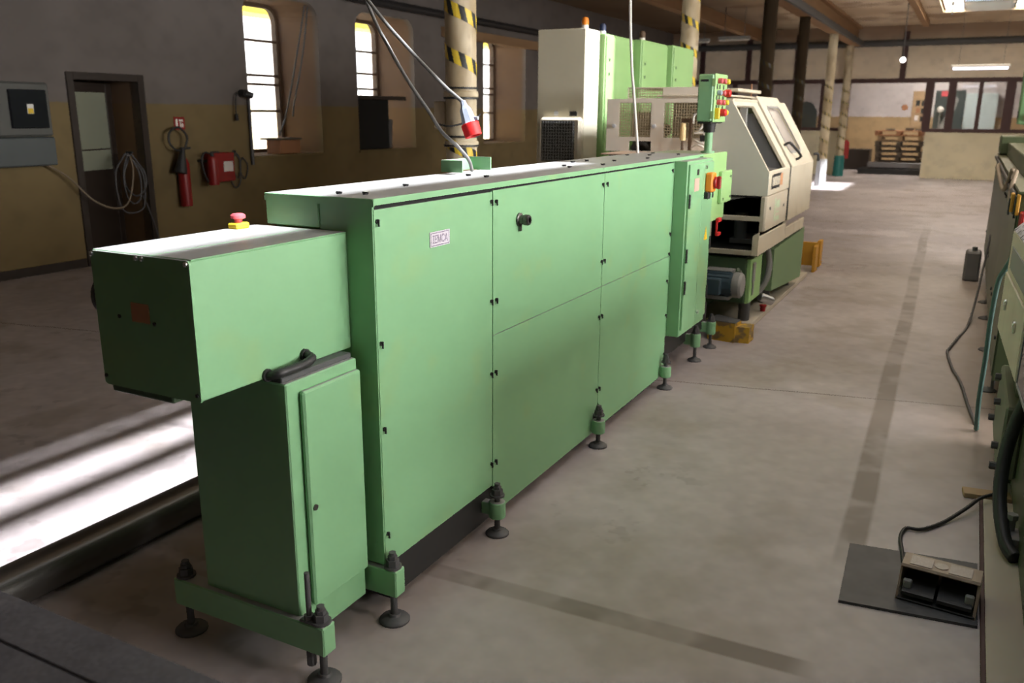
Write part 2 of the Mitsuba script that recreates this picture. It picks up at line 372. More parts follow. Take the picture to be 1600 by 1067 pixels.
skylight(13, -0.97, 0.70, *LIGHTS[2], [], SKYLIGHT_WARM)
skylight(14, -0.97, 0.70, *LIGHTS[3], [(-0.55, 0.45)], [2.2, 1.95, 1.55])
for i, (a, b) in enumerate(RLIGHTS_ADDED): skylight(15 + i, 2.4, 3.7, a, b, [], SKYLIGHT)
skylight(18, -2.1, -0.7, 26.6, 29.2, [(-1.9, -1.5)], [2.6, 2.4, 2.1])
skylight(17, -0.97, 0.70, 17.6, 20.0, [], [0.45, 0.39, 0.31])  # unseen rooflight, added to brighten the far end

# left wall, 0.55 m thick, with the door and arched windows
def arch(y0, y1, z0, z1, rise=0.22):
    pts = [(y0, z0), (y1, z0)]
    for t in np.linspace(0, math.pi / 2, 6): pts.append((y1 - rise + rise * math.cos(t), z1 - rise + rise * math.sin(t)))
    for t in np.linspace(math.pi / 2, math.pi, 6): pts.append((y0 + rise + rise * math.cos(t), z1 - rise + rise * math.sin(t)))
    return pts
WX, WG = -8.2, -8.95
WINS = [(8.42, 9.82), (10.66, 12.17), (14.45, 16.18), (18.4, 19.9), (21.6, 23.1)]
wh = [arch(a, b, 1.05, 3.04) for a, b in WINS] + [[(5.97, 0.0005), (6.75, 0.0005), (6.75, 1.93), (5.97, 1.93)]]
struct('wall_left', prism([(-14, 0), (25.8, 0), (25.8, CEIL), (-14, CEIL)], -9.05, WX, "x", wh), 'mat_wall_left')
struct('baseboard_left', J(B(WX, WX + 0.015, -14, 5.88, 0, 0.09, .002), B(WX, WX + 0.015, 6.84, 25.8, 0, 0.09, .002)), 'mat_door_dark')
struct('trim_1', B(WX - 0.01, WX + 0.10, 13.0, 25.8, 2.86, 3.02, .004), 'mat_joist')
def shop_window(n, y0, y1, bars, glow):
    key = free(f'window_{n}'); labels[key] = {'kind': 'structure'}
    out = sg.Polygon(arch(y0, y1, 1.05, 3.04)); inn = out.buffer(-0.05, join_style=2)
    fr = prism(list(out.exterior.coords)[:-1], WG - 0.03, WG + 0.03, 'x', [list(inn.exterior.coords)[:-1]])
    zs = [1.10] + bars + [2.80]
    fr = J(fr, [B(WG - 0.02, WG + 0.02, y0 + 0.04, y1 - 0.04, z - 0.018, z + 0.018, .003) for z in bars], B(WG - 0.018, WG + 0.018, (y0 + y1) / 2 - 0.012, (y0 + y1) / 2 + 0.012, 1.08, bars[0], .002))
    put('window_frame', fr, 'mat_brown_steel', key)
    for a, b in zip(zs[:-1], zs[1:]):
        v = [(WG, y0 + .05, a), (WG, y1 - .05, a), (WG, y1 - .05, b), (WG, y0 + .05, b)]
        put('pane', trimesh.Trimesh(v, [(0, 1, 2), (0, 2, 3)], process=False), 'mat_glass', key)
    put('window_sill', B(WG, WX + 0.02, y0 - 0.02, y1 + 0.02, 1.02, 1.055, .004), 'mat_wall_left', key)
for i, (a, b) in enumerate(WINS): shop_window(i + 1, a, b, [1.62 + 0.1 * (i == 1), 1.98, 2.10 + 0.12 * (i % 2), 2.56], None)

# doorway with its leaf swung out into the passage
door = free('door_1'); labels[door] = {'kind': 'structure'}
put('door_frame', J(B(-8.32, -8.18, 5.89, 5.97, 0, 1.99, .004), B(-8.32, -8.18, 6.75, 6.83, 0, 1.99, .004), B(-8.32, -8.18, 5.97, 6.75, 1.915, 1.99, .004)), 'mat_door_dark', door)
put('hinge_gap_light', J(B(-8.60, -8.33, 5.955, 5.972, 0.0, 1.91, .002)), 'mat_white', door, label='white strip painted for the light showing through the hinge gap')  # painted white to stand for light behind the hinge gap
def leaf(m): return rotz(m, 0.30, (-8.36, 6.00, 0))
put('door_leaf', leaf(J(B(-8.385, -8.345, 6.0, 6.10, 0.01, 1.90, .004), B(-8.385, -8.345, 6.62, 6.72, 0.01, 1.90, .004), B(-8.385, -8.345, 6.10, 6.62, 1.80, 1.90, .004), B(-8.38, -8.35, 6.10, 6.62, 0.01, 0.98, .004))), 'mat_door_dark', door)
put('glass_panel', leaf(B(-8.372, -8.358, 6.10, 6.62, 0.98, 1.80, 0)), 'mat_pale_glass_paint', door, label='painted pale glass panel')
put('glazing_bar', leaf(B(-8.376, -8.352, 6.10, 6.62, 1.19, 1.205, 0)), 'mat_door_dark', door)
for z in (0.45, 1.22, 1.62): put('hinge', B(-8.36, -8.30, 5.955, 6.02, z, z + 0.10, .003), 'mat_black', door)
struct('wall_passage', J(B(-10.3, -10.15, 3.5, 8.25, 0, 2.6, 0), B(-10.3, -9.05, 8.15, 8.25, 0, 2.6, 0), B(-10.3, -9.05, 3.4, 3.5, 0, 2.6, 0), B(-10.3, -9.05, 3.4, 8.25, 2.6, 2.7, 0), B(-10.3, -9.05, 3.4, 8.25, -0.1, 0.0, 0)), 'mat_wall_left')

# far partition
FY = 25.8
def fw(x0, x1, z0, z1): return B(x0, x1, FY, FY + 0.14, z0, z1, 0)
struct('wall_far', J(fw(-8.2, -3.25, 0, 1.22), fw(-1.17, 6, 0, 1.22), fw(-8.2, 6, 2.56, CEIL)), 'mat_wall_far')
struct('trim_2', J(B(-8.2, 6, FY - 0.03, FY + 0.17, 2.46, 2.57, .004), B(-8.2, -3.17, FY - 0.03, FY + 0.17, 1.20, 1.28, .004), B(-1.25, 6, FY - 0.03, FY + 0.17, 1.20, 1.29, .004)), 'mat_maroon')
for x in (-7.27, -5.94, -4.60, -1.88): struct('trim_3' if x == -7.27 else f'trim_{int(-x * 10)}', B(x - 0.07, x + 0.07, FY - 0.05, FY, 2.56, 3.75, .004), 'mat_maroon')
mull_l = [-8.1, -7.2, -6.3, -5.30, -4.52, -3.85, -3.21]
mull_r = [(-1.28, -1.08), (-0.74, -0.55), (-0.04, 0.06), (0.57, 0.79), (1.45, 1.6), (2.2, 2.35), (3.0, 3.15), (4.0, 4.15), (5.0, 5.15)]
def far_window(n, xs):
    key = free(f'window_{n}'); labels[key] = {'kind': 'structure'}
    for a, b in xs: put('mullion', B(a, b, FY - 0.03, FY + 0.15, 1.26, 2.5, .004), 'mat_maroon', key)
    for (a0, a), (b, b1) in zip(xs[:-1], xs[1:]):
        v = [(a, FY + .06, 1.28), (b, FY + .06, 1.28), (b, FY + .06, 2.47), (a, FY + .06, 2.47)]
        put('pane', trimesh.Trimesh(v, [(0, 1, 2), (0, 2, 3)], process=False), 'mat_glass', key)
far_window(8, [(m - 0.06, m + 0.06) for m in mull_l])
far_window(9, mull_r)
struct('wall_rear', B(-8.2, 6, 30.5, 30.6, 0, CEIL, 0), 'mat_wall_rear')
struct('wall_rear_side', B(-8.3, -8.2, 25.8, 30.6, 0, CEIL, 0), 'mat_wall_rear')
RW_ADDED = [(1.75, 3.55), (3.95, 5.75), (6.15, 7.95), (8.35, 10.15)]  # unseen windows, placed and weighted for the light on the near machine
struct('wall_right', prism([(-14, 0), (30.6, 0), (30.6, CEIL), (-14, CEIL)], 6.0, 6.2, 'x', [rect(a, b, 1.5, 3.5) for a, b in RW_ADDED]), 'mat_wall_side')
for i, (a, b) in enumerate(RW_ADDED):
    k = free(f'window_{20 + i}'); labels[k] = {'kind': 'structure'}
    put('window_frame', J(prism(rect(a, b, 1.5, 3.5), 6.06, 6.12, 'x', [rect(a + .05, b - .05, 1.55, 3.45)]), B(6.07, 6.11, (a + b) / 2 - .02, (a + b) / 2 + .02, 1.5, 3.5, 0)), 'mat_brown_steel', k)
    for y0, y1 in ((a + .05, (a + b) / 2 - .02), ((a + b) / 2 + .02, b - .05)):
        put('frosted_pane', trimesh.Trimesh([(6.09, y0, 1.55), (6.09, y1, 1.55), (6.09, y1, 3.45), (6.09, y0, 3.45)], [(0, 2, 1), (0, 3, 2)], process=False), 'mat_white', k, emitter={'type': 'area', 'radiance': rgb([v * (1.0, 0.9, 0.45, 0.35)[i] for v in FILL_PANE])})
struct('wall_light_blocker', B(1.3, 1.42, -14.0, 1.5, 0, CEIL, 0), 'mat_brown_steel')  # unseen wall, added to keep window light off the near floor
struct('wall_back', B(-9.05, 6.0, -14.1, -14.0, 0, CEIL, 0), 'mat_brown_steel')

# beams and overhead runs
struct('beam_1', J(B(-3.22, -2.98, 0, FY, 3.40, 3.46, .004), B(-3.12, -3.08, 0, FY, 3.46, 3.84, 0), B(-3.22, -2.98, 0, FY, 3.84, 3.899, .004)), 'mat_joist')
struct('beam_2', B(-1.47, -1.33, 9, 24.75, 3.76, 3.899, .004), 'mat_joist')
struct('beam_3', B(-5.75, -5.55, 4, FY, 3.62, 3.899, .004), 'mat_joist')
put('crane_rail', J(B(-2.92, -2.86, 12, 25.4, 3.36, 3.42, .004), B(-2.90, -2.88, 12, 25.4, 3.42, 3.50, 0)), 'mat_grey_dark', label='dark overhead rail running beside the column beam to the far wall', cat='rail')
put('conduit_pipe', cyl((-8.2, FY - 0.10, 3.46), (6, FY - 0.10, 3.46), 0.085, 16), 'mat_grey_dark', smooth=SM, label='dark thick pipe running along the top of the far wall', cat='pipe')
put('conduit_pipe', cyl((WX + 0.09, -3.9, 3.2), (WX + 0.09, FY - 0.3, 3.2), 0.06, 16), 'mat_black', smooth=SM, label='black pipe running high along the left window wall', cat='pipe')
struct('exterior_ground', B(-40, -10.3, -10, 45, -0.2, -0.05, 0), 'mat_wall_far')

# the building across the yard, seen through the windows
bld = thing('building', 'pale rendered building outside, seen bright through the left windows', 'building')
put('facade', B(-20.4, -20, -8, 48, -0.05, 9, 0), 'mat_facade', bld)
for i in range(9): put('window', B(-20.0, -19.97, 2 + i * 4.2, 3.3 + i * 4.2, 1.1, 2.5, 0), 'mat_grey_mid', bld)
aw = thing('awning', 'yellow awning seen through the top of the left windows', 'awning')
put('canopy', B(-13.9, -13.2, 6, 26, 3.55, 4.05, .01), 'mat_yellow', aw)
put('bracket', J([B(-13.9, -13.84, y, y + .06, -0.05, 3.56, 0) for y in (6.5, 16, 25.5)]), 'mat_brown_steel', aw)

# ------------------------------------------------------------------ columns
def ribbon(cx, cy, r, a0, a1, z0, pitch, w, n):
    a = np.linspace(a0, a1, n + 1); z = z0 + (a - a0) / (2 * math.pi) * pitch
    x, y = cx + r * np.cos(a), cy + r * np.sin(a)
    v = np.r_[np.c_[x, y, z], np.c_[x, y, z + w]]
    F = []
    for i in range(n): F += [(i, i + 1, n + 2 + i), (i, n + 2 + i, n + 1 + i)]
    return trimesh.Trimesh(v, F, process=False)
def slant_mark(cx, cy, r, a, z, da, w, dz, sl):
    v = []
    for k in range(5):
        f = k / 4
        for t, zz in ((0, 0), (1, w)):
            aa = a + da * f - sl * t; v.append((cx + r * math.cos(aa), cy + r * math.sin(aa), z + zz + dz * f - dz * sl / da * t))
    F = []
    for k in range(4): i = 2 * k; F += [(i, i + 2, i + 3), (i, i + 3, i + 1)]
    return trimesh.Trimesh(v, F, process=False)
COLS = [(-3.1, 5.155, 'beige painted round column with yellow and black tape beside the hanging red plug', 0.105, 0.29, 'mat_column'),
        (-3.1, 10.36, 'beige taped round column rising behind the green cabinets', 0.105, 0.31, 'mat_column'),
        (-3.1, 14.69, 'thick column darkened for shade behind the lathe, nearest of the dark columns', 0.11, 0.33, 'mat_column_unlit'),
        (-3.1, 17.78, 'column darkened for shade, with dark olive tape marks, standing between the thick dark column and the yellowish one', 0.10, 0.30, 'mat_column_unlit'),
        (-3.1, 21.58, 'yellowish taped column with a silver painted base in the patch of sun', 0.10, 0.30, 'mat_column'),
        (-3.2, 25.35, 'yellowish taped column with a teal painted base beside the far opening', 0.10, 0.30, 'mat_column')]
for ci, (cx, cy, lab, r, pitch, m) in enumerate(COLS):
    c = thing('column', lab, 'column')
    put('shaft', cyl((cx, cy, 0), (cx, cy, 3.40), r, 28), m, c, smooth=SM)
    top = 3.3
    z = 1.05 if ci else 1.12
    turns = (top - z) / pitch if ci == 0 else 2.3 / pitch
    a0 = -math.pi / 2 - 0.55
    z0 = 1.255 if ci == 0 else (1.9 if ci == 1 else 0.62)
    nt = 6 if ci == 0 else (4 if ci == 1 else 6)
    w = 0.085 if ci < 2 else 0.06
    # each visible turn of the tape: a band that falls to the right, with slanted black marks
    for t in range(nt):
        if ci == 0 and t == 1: continue
        zz = z0 + t * pitch
        put('tape_band', ribbon(cx, cy, r + 0.0015, a0 - 0.9, a0 - 0.9 + 2 * math.pi, zz + pitch * 0.55, -pitch, w, 40), 'mat_tape_yellow' if ci in (0, 1) else ('mat_tape_old' if ci in (4, 5) else 'mat_tape_unlit'), c)
        for q in range(7):
            a = a0 - 0.9 + 0.30 + q * 0.88
            zq = zz + pitch * 0.55 - pitch * (a - a0 + 0.9) / (2 * math.pi)
            put('tape_mark', slant_mark(cx, cy, r + 0.003, a, zq, 0.40, w, -pitch * 0.40 / (2 * math.pi), 0.22), 'mat_tape_black', c)
    if ci == 0:
        for z in (1.40, 1.725): put('collar', cyl((cx, cy, z - 0.02), (cx, cy, z + 0.02), r + 0.012, 28, bev=.006), 'mat_column', c, smooth=SM)
        for z in (1.39, 1.45, 1.70, 1.765): put('strap', cyl((cx, cy, z - 0.006), (cx, cy, z + 0.006), r + 0.015, 28), 'mat_black', c, smooth=SM)
        put('wire', tube([(cx - .13, cy - .09, 1.53), (cx, cy - .125, 1.52), (cx + .13, cy - .06, 1.56), (cx + .17, cy - .03, 1.60)], 0.006), 'mat_grey_dark', c)
        put('switch_box', B(cx - 0.19, cx - 0.10, cy - 0.05, cy + 0.05, 1.50, 1.68, .006), 'mat_column', c)
    if ci == 4: put('base_guard', cyl((cx, cy, 0.001), (cx, cy, 0.62), r + 0.035, 6, r + 0.02), 'mat_silver', c)
    if ci == 5: put('base_guard', cyl((cx, cy, 0.001), (cx, cy, 0.55), r + 0.045, 20, r + 0.03), 'mat_teal', c, smooth=SM)

# ------------------------------------------------------------------ the long green bar feeder
G = 'mat_green'
bf = thing('bar_feeder', 'long pale green bar feeder with an overhanging end box, filling the foreground beside the aisle', 'machine')
put('body', J(B(-1.70, -1.519, 2.012, 4.865, 0.20, 1.310, .003), B(-1.70, -1.545, 2.012, 4.865, 1.310, 1.349, 0), B(-1.90, -1.70, 2.03, 4.865, 0.20, 1.30, .003), B(-1.90, -1.505, 4.865, 5.45, 0.30, 1.343, .003)), G, bf)
put('underframe', J(B(-1.88, -1.53, 2.06, 4.86, 0.035, 0.20, .003), B(-1.85, -1.58, 4.86, 5.95, 0.10, 0.20, .003), B(-1.60, -1.545, 4.90, 5.95, 0.13, 0.31, .003)), 'mat_black', bf)  # main frame lowered and blackened to paint the shade under the machine
put('end_sheet', B(-1.70, -1.507, 2.003, 2.013, 0.195, 1.349, .001), G, bf)
put('end_cover', B(-1.906, -1.700, 1.997, 2.06, 1.268, 1.349, .003), G, bf)
lid = put('lid', J(B(-1.907, -1.494, 1.994, 3.752, 1.350, 1.363, .002), B(-1.907, -1.494, 3.756, 5.46, 1.350, 1.363, .002), B(-1.498, -1.494, 1.994, 5.36, 1.344, 1.355, 0), B(-1.907, -1.494, 1.994, 1.998, 1.340, 1.355, 0)), G, bf)
# black strip that paints the shade in the gap under the lid
put('lid_gap_shade', J(B(-1.545, -1.520, 2.014, 4.86, 1.320, 1.349, 0)), 'mat_void', bf)
scr = mikit.ply(J(cyl((0, 0, 0), (0.005, 0, 0), .0068, 10), B(.004, .010, -.0024, .0024, -.015, .007, .001)), 'mat_black')
sc_top = mikit.ply(J(cyl((0, 0, 0), (0, 0, .004), .009, 10, .008), B(-.011, .011, -.003, .003, .003, .008, .001)), 'mat_black')
PAN = [((2.008, 2.713, 0.190, 1.330), [(2.021, z) for z in (1.296, .929, .655, .299)] + [(2.703, z) for z in (1.296, .931, .65, .284)]),
       ((2.719, 3.797, 0.797, 1.334), [(2.738, 1.294), (2.741, .93), (3.772, 1.286), (3.786, .921)]),
       ((3.802, 4.862, 0.797, 1.334), [(3.825, 1.286), (3.822, .922), (4.836, 1.294), (4.846, .93), (4.846, .812)]),
       ((2.719, 3.797, 0.064, 0.7945), [(2.737, .65), (2.738, .284), (3.775, .651), (3.773, .28)]),
       ((3.802, 4.862, 0.068, 0.7945), [(3.799 + .012, .652), (3.806 + .004, .28), (4.835, .651), (4.85, .44), (4.85, .2)])]
for i, ((a, b, c, d), ss) in enumerate(PAN):
    n1 = [[(2.719, .15)], [(3.797, .17)]]
    poly = [(a, c), (b, c), (b, d), (a, d)]
    if i == 3: poly = [(2.765, c), (b - 0.055, c), (b - 0.055, c + .085), (b, c + .135), (b, d), (a, d), (a, .185), (2.765, .150)]
    if i == 4: poly = [(a + 0.02, c), (b, c), (b, d), (a, d), (a, c + .135), (a + .02, c + .12)]
    p = put('panel', prism(poly, -1.517, -1.505, 'x'), G, bf)
    for y, z in ss: put('screw', scr, None, p, at=(-1.505, y, z))
for x, y in [(-1.68, 2.073), (-1.60, 2.098), (-1.671, 2.413), (-1.742, 2.947), (-1.648, 2.924), (-1.627, 3.665), (-1.776, 4.222), (-1.574, 3.942), (-1.655, 4.304), (-1.596, 4.664), (-1.783, 5.305), (-1.593, 5.226), (-1.789, 4.068), (-1.693, 3.75), (-1.827, 4.962), (-1.714, 5.041)]:
    put('screw', sc_top, None, lid, at=(x, y, 1.3628))
# name plate
npk = put('name_plate', prism(rrect(2.298, 2.418, 1.182, 1.231, .003), -1.505, -1.5025, 'x'), 'mat_plate', bf, label='small grey maker plate with raised letters in a thin frame')
put('plate_border', prism(rect(2.302, 2.414, 1.185, 1.228), -1.5026, -1.5019, 'x', [rect(2.3045, 2.4115, 1.1875, 1.2255)]), 'mat_plate_ink', npk)
put('lettering', text_on('IEMCA', 0.026, 0.0007, (-1.5026, 2.313, 1.1935), (0, 1, 0), (0, 0, 1), (1, 0, 0), 0.091), 'mat_plate_ink', npk)
put('lock_knob', J(lathe([(0, 0), (.026, 0), (.026, .006), (.018, .010), (.018, .022), (.021, .026), (.021, .040), (.017, .046), (.010, .046), (.010, .034), (0, .034)], (-1.505, 2.925, 1.209), (1, 0, 0), 24), B(-1.504, -1.494, 2.919, 2.931, 1.165, 1.205, .002)), 'mat_steel_dark', bf, smooth=SM)
# end box
eb = put('end_box', B(-1.953, -1.603, 1.418, 2.004, 0.909, 1.259, .003), G, bf)
put('front_plate', prism(rrect(-1.951, -1.600, 0.906, 1.2605, .010), 1.411, 1.418, 'y'), G, eb)
put('top_sheet', B(-1.951, -1.742, 1.420, 2.002, 1.259, 1.2625, .001), G, eb)
put('top_sheet', B(-1.738, -1.602, 1.420, 2.002, 1.259, 1.2625, .001), G, eb)
for x, z in [(-1.943, 1.252), (-1.779, 1.2535), (-1.759, 1.2535), (-1.609, 1.252)]:
    put('screw', cyl((x, 1.412, z), (x, 1.404, z), .006, 12, bev=.002), 'mat_chrome', eb, smooth=SM)
for x, z in [(-1.865, 1.098), (-1.738, 1.092), (-1.943, .93), (-1.612, .925)]: put('screw', cyl((x, 1.412, z), (x, 1.408, z), .005, 10), 'mat_black', eb)
put('sticker', B(-1.818, -1.754, 1.4095, 1.4115, 1.090, 1.139, 0), 'mat_orange_paper', eb, label='faded brownish sticker')
put('bottom_tray', B(-1.955, -1.725, 1.432, 1.99, 0.878, 0.909, .004), 'mat_green_dark', eb)
hp = smooth_path([(-1.600, 1.640, .915), (-1.567, 1.650, .925), (-1.560, 1.70, .927), (-1.560, 1.745, .929), (-1.567, 1.782, .935), (-1.600, 1.792, .940)], 6)
put('handle', J(tube(hp, .013, 10, 2), cyl((-1.603, 1.640, .918), (-1.596, 1.640, .918), .018, 12), cyl((-1.603, 1.790, .938), (-1.594, 1.790, .938), .018, 12)), 'mat_black', eb, smooth=50, label='black bow handle')
put('hand_wheel', lathe([(.014, 0), (.055, .004), (.060, .010), (.060, .022), (.052, .030), (.046, .018), (.020, .014), (.014, .034), (0, .034), (0, 0)], (-1.953, 1.475, 1.135), (-1, 0, 0), 28), 'mat_iron', eb, smooth=SM, label='dark round hand wheel')
es = put('stop_button', B(-1.945, -1.905, 1.872, 1.925, 1.2625, 1.280, .004), 'mat_yellow', eb, label='yellow button base')
put('button_cap', lathe([(0, 0), (.012, 0), (.012, .010), (.022, .014), (.022, .022), (.016, .027), (0, .028)], (-1.925, 1.898, 1.280), (0, 0, 1), 24), 'mat_red_pink', es, smooth=SM, label='red mushroom cap')
# pedestal
pd = put('pedestal', B(-1.925, -1.553, 1.655, 1.962, 0.10, 0.893, .004), G, bf)
put('top_plate', B(-1.93, -1.57, 1.66, 1.958, 0.893, 0.908, .002), 'mat_grey_dark', pd)
put('pedestal_door', B(-1.553, -1.533, 1.702, 1.956, 0.205, 0.862, .006), G, pd)
put('door_lock', cyl((-1.533, 1.722, .512), (-1.529, 1.722, .512), .009, 14), 'mat_steel_dark', pd, smooth=SM)
for ya, yb in ((1.633, 1.687), (1.985, 2.037)):
    put('foot_beam', B(-2.05, -1.452, ya, yb, 0.098, 0.190, .004), G, pd)
def foot(x, y, sleeve, ztop, r=.046):
    f = put('levelling_foot', J(cyl((x, y, .012), (x, y, ztop), .0115, 14), cyl((x, y, ztop - .046), (x, y, ztop - .024), .022, 6), cyl((x, y, ztop - .053), (x, y, ztop - .046), .029, 18), cyl((x, y, ztop - .024), (x, y, ztop - .012), .016, 6)), 'mat_iron', bf, smooth=SM)
    put('pad', lathe([(0, 0), (r, 0), (r, .006), (r * .86, .013), (.022, .019), (.018, .026), (0, .026)], (x, y, 0.0005), (0, 0, 1), 28), 'mat_iron', f, smooth=SM)
    if sleeve: put('sleeve', J(cyl((x, y, sleeve[0]), (x, y, sleeve[1]), .033, 24, bev=.003), B(x - .075, x, y - .018, y + .018, sleeve[0] + .01, sleeve[1] - .008, .002)), G, f, smooth=SM)
    return f
for x, y in ((-1.480, 1.660), (-2.02, 1.660), (-1.480, 2.010), (-2.02, 2.010)): foot(x, y, None, 0.245, .050)
for y in (2.690, 3.735, 4.800): foot(-1.470, y, (0.073, 0.140), 0.215)
for y in (5.475, 5.865): foot(-1.482, y, (0.10, 0.19), 0.245)
for y in (2.690, 3.735, 4.800, 5.865): foot(-1.935, y, (0.073, 0.140), 0.215)
put('clamp_bolt', J(cyl((-1.515, 1.650, .06), (-1.515, 1.650, .345), .008, 12), B(-1.54, -1.487, 1.634, 1.676, .190, .198, .002), cyl((-1.515, 1.650, .198), (-1.515, 1.650, .212), .015, 6), cyl((-1.515, 1.650, .05), (-1.515, 1.650, .10), .014, 8)), 'mat_iron', pd, smooth=SM)
# cable bracket on the lid
put('cable_bracket', J(B(-1.965, -1.862, 3.100, 3.106, 1.363, 1.412, 0), B(-1.965, -1.961, 3.106, 3.33, 1.363, 1.412, 0), B(-1.965, -1.856, 3.330, 3.336, 1.363, 1.418, 0)), G, bf)
# electrical cabinet on the side
ec = put('electrical_cabinet', B(-1.505, -1.426, 4.878, 5.415, 0.305, 1.343, .004), G, bf)
for a, b in ((4.892, 5.168), (5.172, 5.402)):
    d = put('cabinet_door', B(-1.427, -1.413, a, b, 0.345, 1.325, .003), G, ec)
put('latch', cyl((-1.413, 5.20, 1.296), (-1.400, 5.20, 1.296), .011, 14), 'mat_chrome', ec, smooth=SM)
put('latch', cyl((-1.413, 5.205, 0.40), (-1.402, 5.205, 0.40), .011, 14), 'mat_chrome', ec, smooth=SM)
for y, z in ((4.898, 1.11), (4.898, .79), (4.898, .60), (5.398, 1.135), (5.398, .81), (5.398, .495)): put('hinge', cyl((-1.411, y, z - .035), (-1.411, y, z + .045), .007, 10), 'mat_black', ec, smooth=SM)
put('label_sticker', B(-1.4135, -1.412, 4.985, 5.085, 1.165, 1.240, 0), 'mat_pink', ec)
put('keyhole_plate', B(-1.4135, -1.411, 5.03, 5.065, 1.258, 1.292, 0), 'mat_black', ec)
put('warning_triangle', prism([(5.262, .845), (5.338, .845), (5.300, .928)], -1.413, -1.4115, 'x'), 'mat_yellow', ec)
sw = put('main_switch', B(-1.413, -1.368, 5.215, 5.305, 1.145, 1.262, .008), 'mat_orange', ec, label='orange yellow main switch housing')
put('switch_knob', J(cyl((-1.368, 5.262, 1.203), (-1.350, 5.262, 1.203), .036, 24, bev=.004), B(-1.352, -1.328, 5.252, 5.272, 1.165, 1.241, .004)), 'mat_red_deep', sw, smooth=SM, label='dark red rotary knob')
put('switch_shadow_box', B(-1.413, -1.385, 5.205, 5.260, 1.105, 1.148, .004), 'mat_black', ec)
# far end box and pendant
fe = put('far_end_box', B(-1.90, -1.500, 5.46, 6.065, 0.905, 1.358, .004), 'mat_green_far', bf)
put('terminal_cover', B(-1.500, -1.472, 5.872, 6.135, 1.015, 1.232, .006), 'mat_green_far', fe)
for y, z in ((5.91, 1.045), (6.09, 1.19), (6.10, 1.05)): put('screw', cyl((-1.472, y, z), (-1.468, y, z), .008, 10), 'mat_black', fe)
rs = put('red_lever_switch', J(B(-1.497, -1.475, 5.86, 5.935, .890, .918, .003), B(-1.497, -1.475, 5.86, 5.935, .795, .818, .003), B(-1.497, -1.485, 5.86, 5.875, .80, .91, .002)), 'mat_red', fe)
cp = put('control_pendant', B(-1.602, -1.502, 5.600, 5.90, 1.560, 1.852, .008), G, bf)
put('front_cover', B(-1.502, -1.492, 5.606, 5.905, 1.556, 1.856, .004), 'mat_green_far', cp)
put('post', J(cyl((-1.552, 5.745, 1.358), (-1.552, 5.745, 1.50), .026, 20), cyl((-1.552, 5.745, 1.358), (-1.552, 5.745, 1.372), .045, 20)), G, cp, smooth=SM)
put('swivel_joint', J(cyl((-1.552, 5.745, 1.49), (-1.552, 5.745, 1.562), .036, 20, .044), B(-1.60, -1.505, 5.62, 5.88, 1.547, 1.561, .004)), 'mat_black', cp, smooth=SM)
for z in (1.60, 1.80): put('hinge', B(-1.512, -1.488, 5.596, 5.606, z - .022, z + .025, .002), 'mat_green_far', cp)
put('maker_tag', B(-1.585, -1.535, 5.5985, 5.6005, 1.806, 1.820, 0), 'mat_black', cp)
def button(y, z, m, r=.017, l=.03): put('button', cyl((-1.492, y, z), (-1.492 + l, y, z), r, 16, bev=.004), m, cp, smooth=SM)
for z, row in ((1.812, ('mat_red_pink', 'mat_red_pink', 'mat_yellow')), (1.739, ('mat_plug_grey', 'mat_red_pink', 'mat_red')), (1.680, ('mat_red_pink', 'mat_red_pink', 'mat_yellow')), (1.616, (None, 'mat_red', 'mat_yellow'))):
    for y, m in zip((5.67, 5.765, 5.855), row):
        if m: button(y, z, m, .024 if m == 'mat_red' else .017, .04 if m == 'mat_red' else .03)
put('selector_lever', B(-1.492, -1.462, 5.628, 5.650, 1.575, 1.645, .004), 'mat_yellow', cp)
for z in (1.776, 1.708, 1.648):
    for y in (5.655, 5.715, 5.81): put('legend_strip', B(-1.493, -1.490, y - .012, y + .012, z - .014, z + .014, 0), 'mat_black', cp)

# cables hanging from the ceiling
pc = thing('power_cable', 'grey cable hanging from the ceiling with a grey and red industrial plug', 'cable')
put('cord', tube([(-3.55, 3.0, 3.9), (-2.70, 3.0, 2.56), (-2.240, 3.0, 2.043), (-2.07, 3.0, 1.872), (-1.893, 3.0, 1.716), (-1.835, 3.0, 1.672), (-1.790, 3.0, 1.640)], .0075, 10), 'mat_cable_grey', pc, smooth=True)
pa, pb = V3([-1.797, 3.0, 1.648]), V3([-1.748, 3.0, 1.515])
pdir = (pb - pa) / np.linalg.norm(pb - pa)
plug = put('plug_body', lathe([(0, 0), (.011, 0), (.014, .02), (.024, .035), (.030, .085), (.033, .092), (0, .092)], pa, pdir, 8), 'mat_plug_grey', pc)
put('clip', B(-1.752, -1.725, 2.995, 3.005, 1.575, 1.590, .003), 'mat_plug_grey', plug)
put('red_collar', lathe([(0, .090), (.032, .090), (.036, .094), (.034, .142), (.030, .142), (.028, .11), (0, .11)], pa, pdir, 24), 'mat_red', pc, smooth=SM)
put('power_cable', tube([(-2.90, 3.02, 3.895), (-2.53, 3.02, 2.68), (-2.265, 3.02, 2.053), (-2.15, 3.01, 1.86), (-2.046, 3.0, 1.718), (-1.96, 3.0, 1.613), (-1.897, 3.0, 1.531), (-1.845, 3.03, 1.475), (-1.820, 3.08, 1.42), (-1.826, 3.12, 1.372)], .0075, 10), 'mat_cable_grey', smooth=True, label='plain grey cable without a plug, ending at the bracket on the bar feeder', cat='cable')
put('power_cable', tube([(-1.985, 5.3, 3.9), (-1.985, 5.3, 3.0), (-1.971, 5.3, 2.28), (-1.945, 5.3, 1.9), (-1.922, 5.3, 1.713), (-1.880, 5.3, 1.363)], .0085, 10), 'mat_cable_white', smooth=True, label='white cable hanging straight down onto the far end of the green bar feeder', cat='cable')

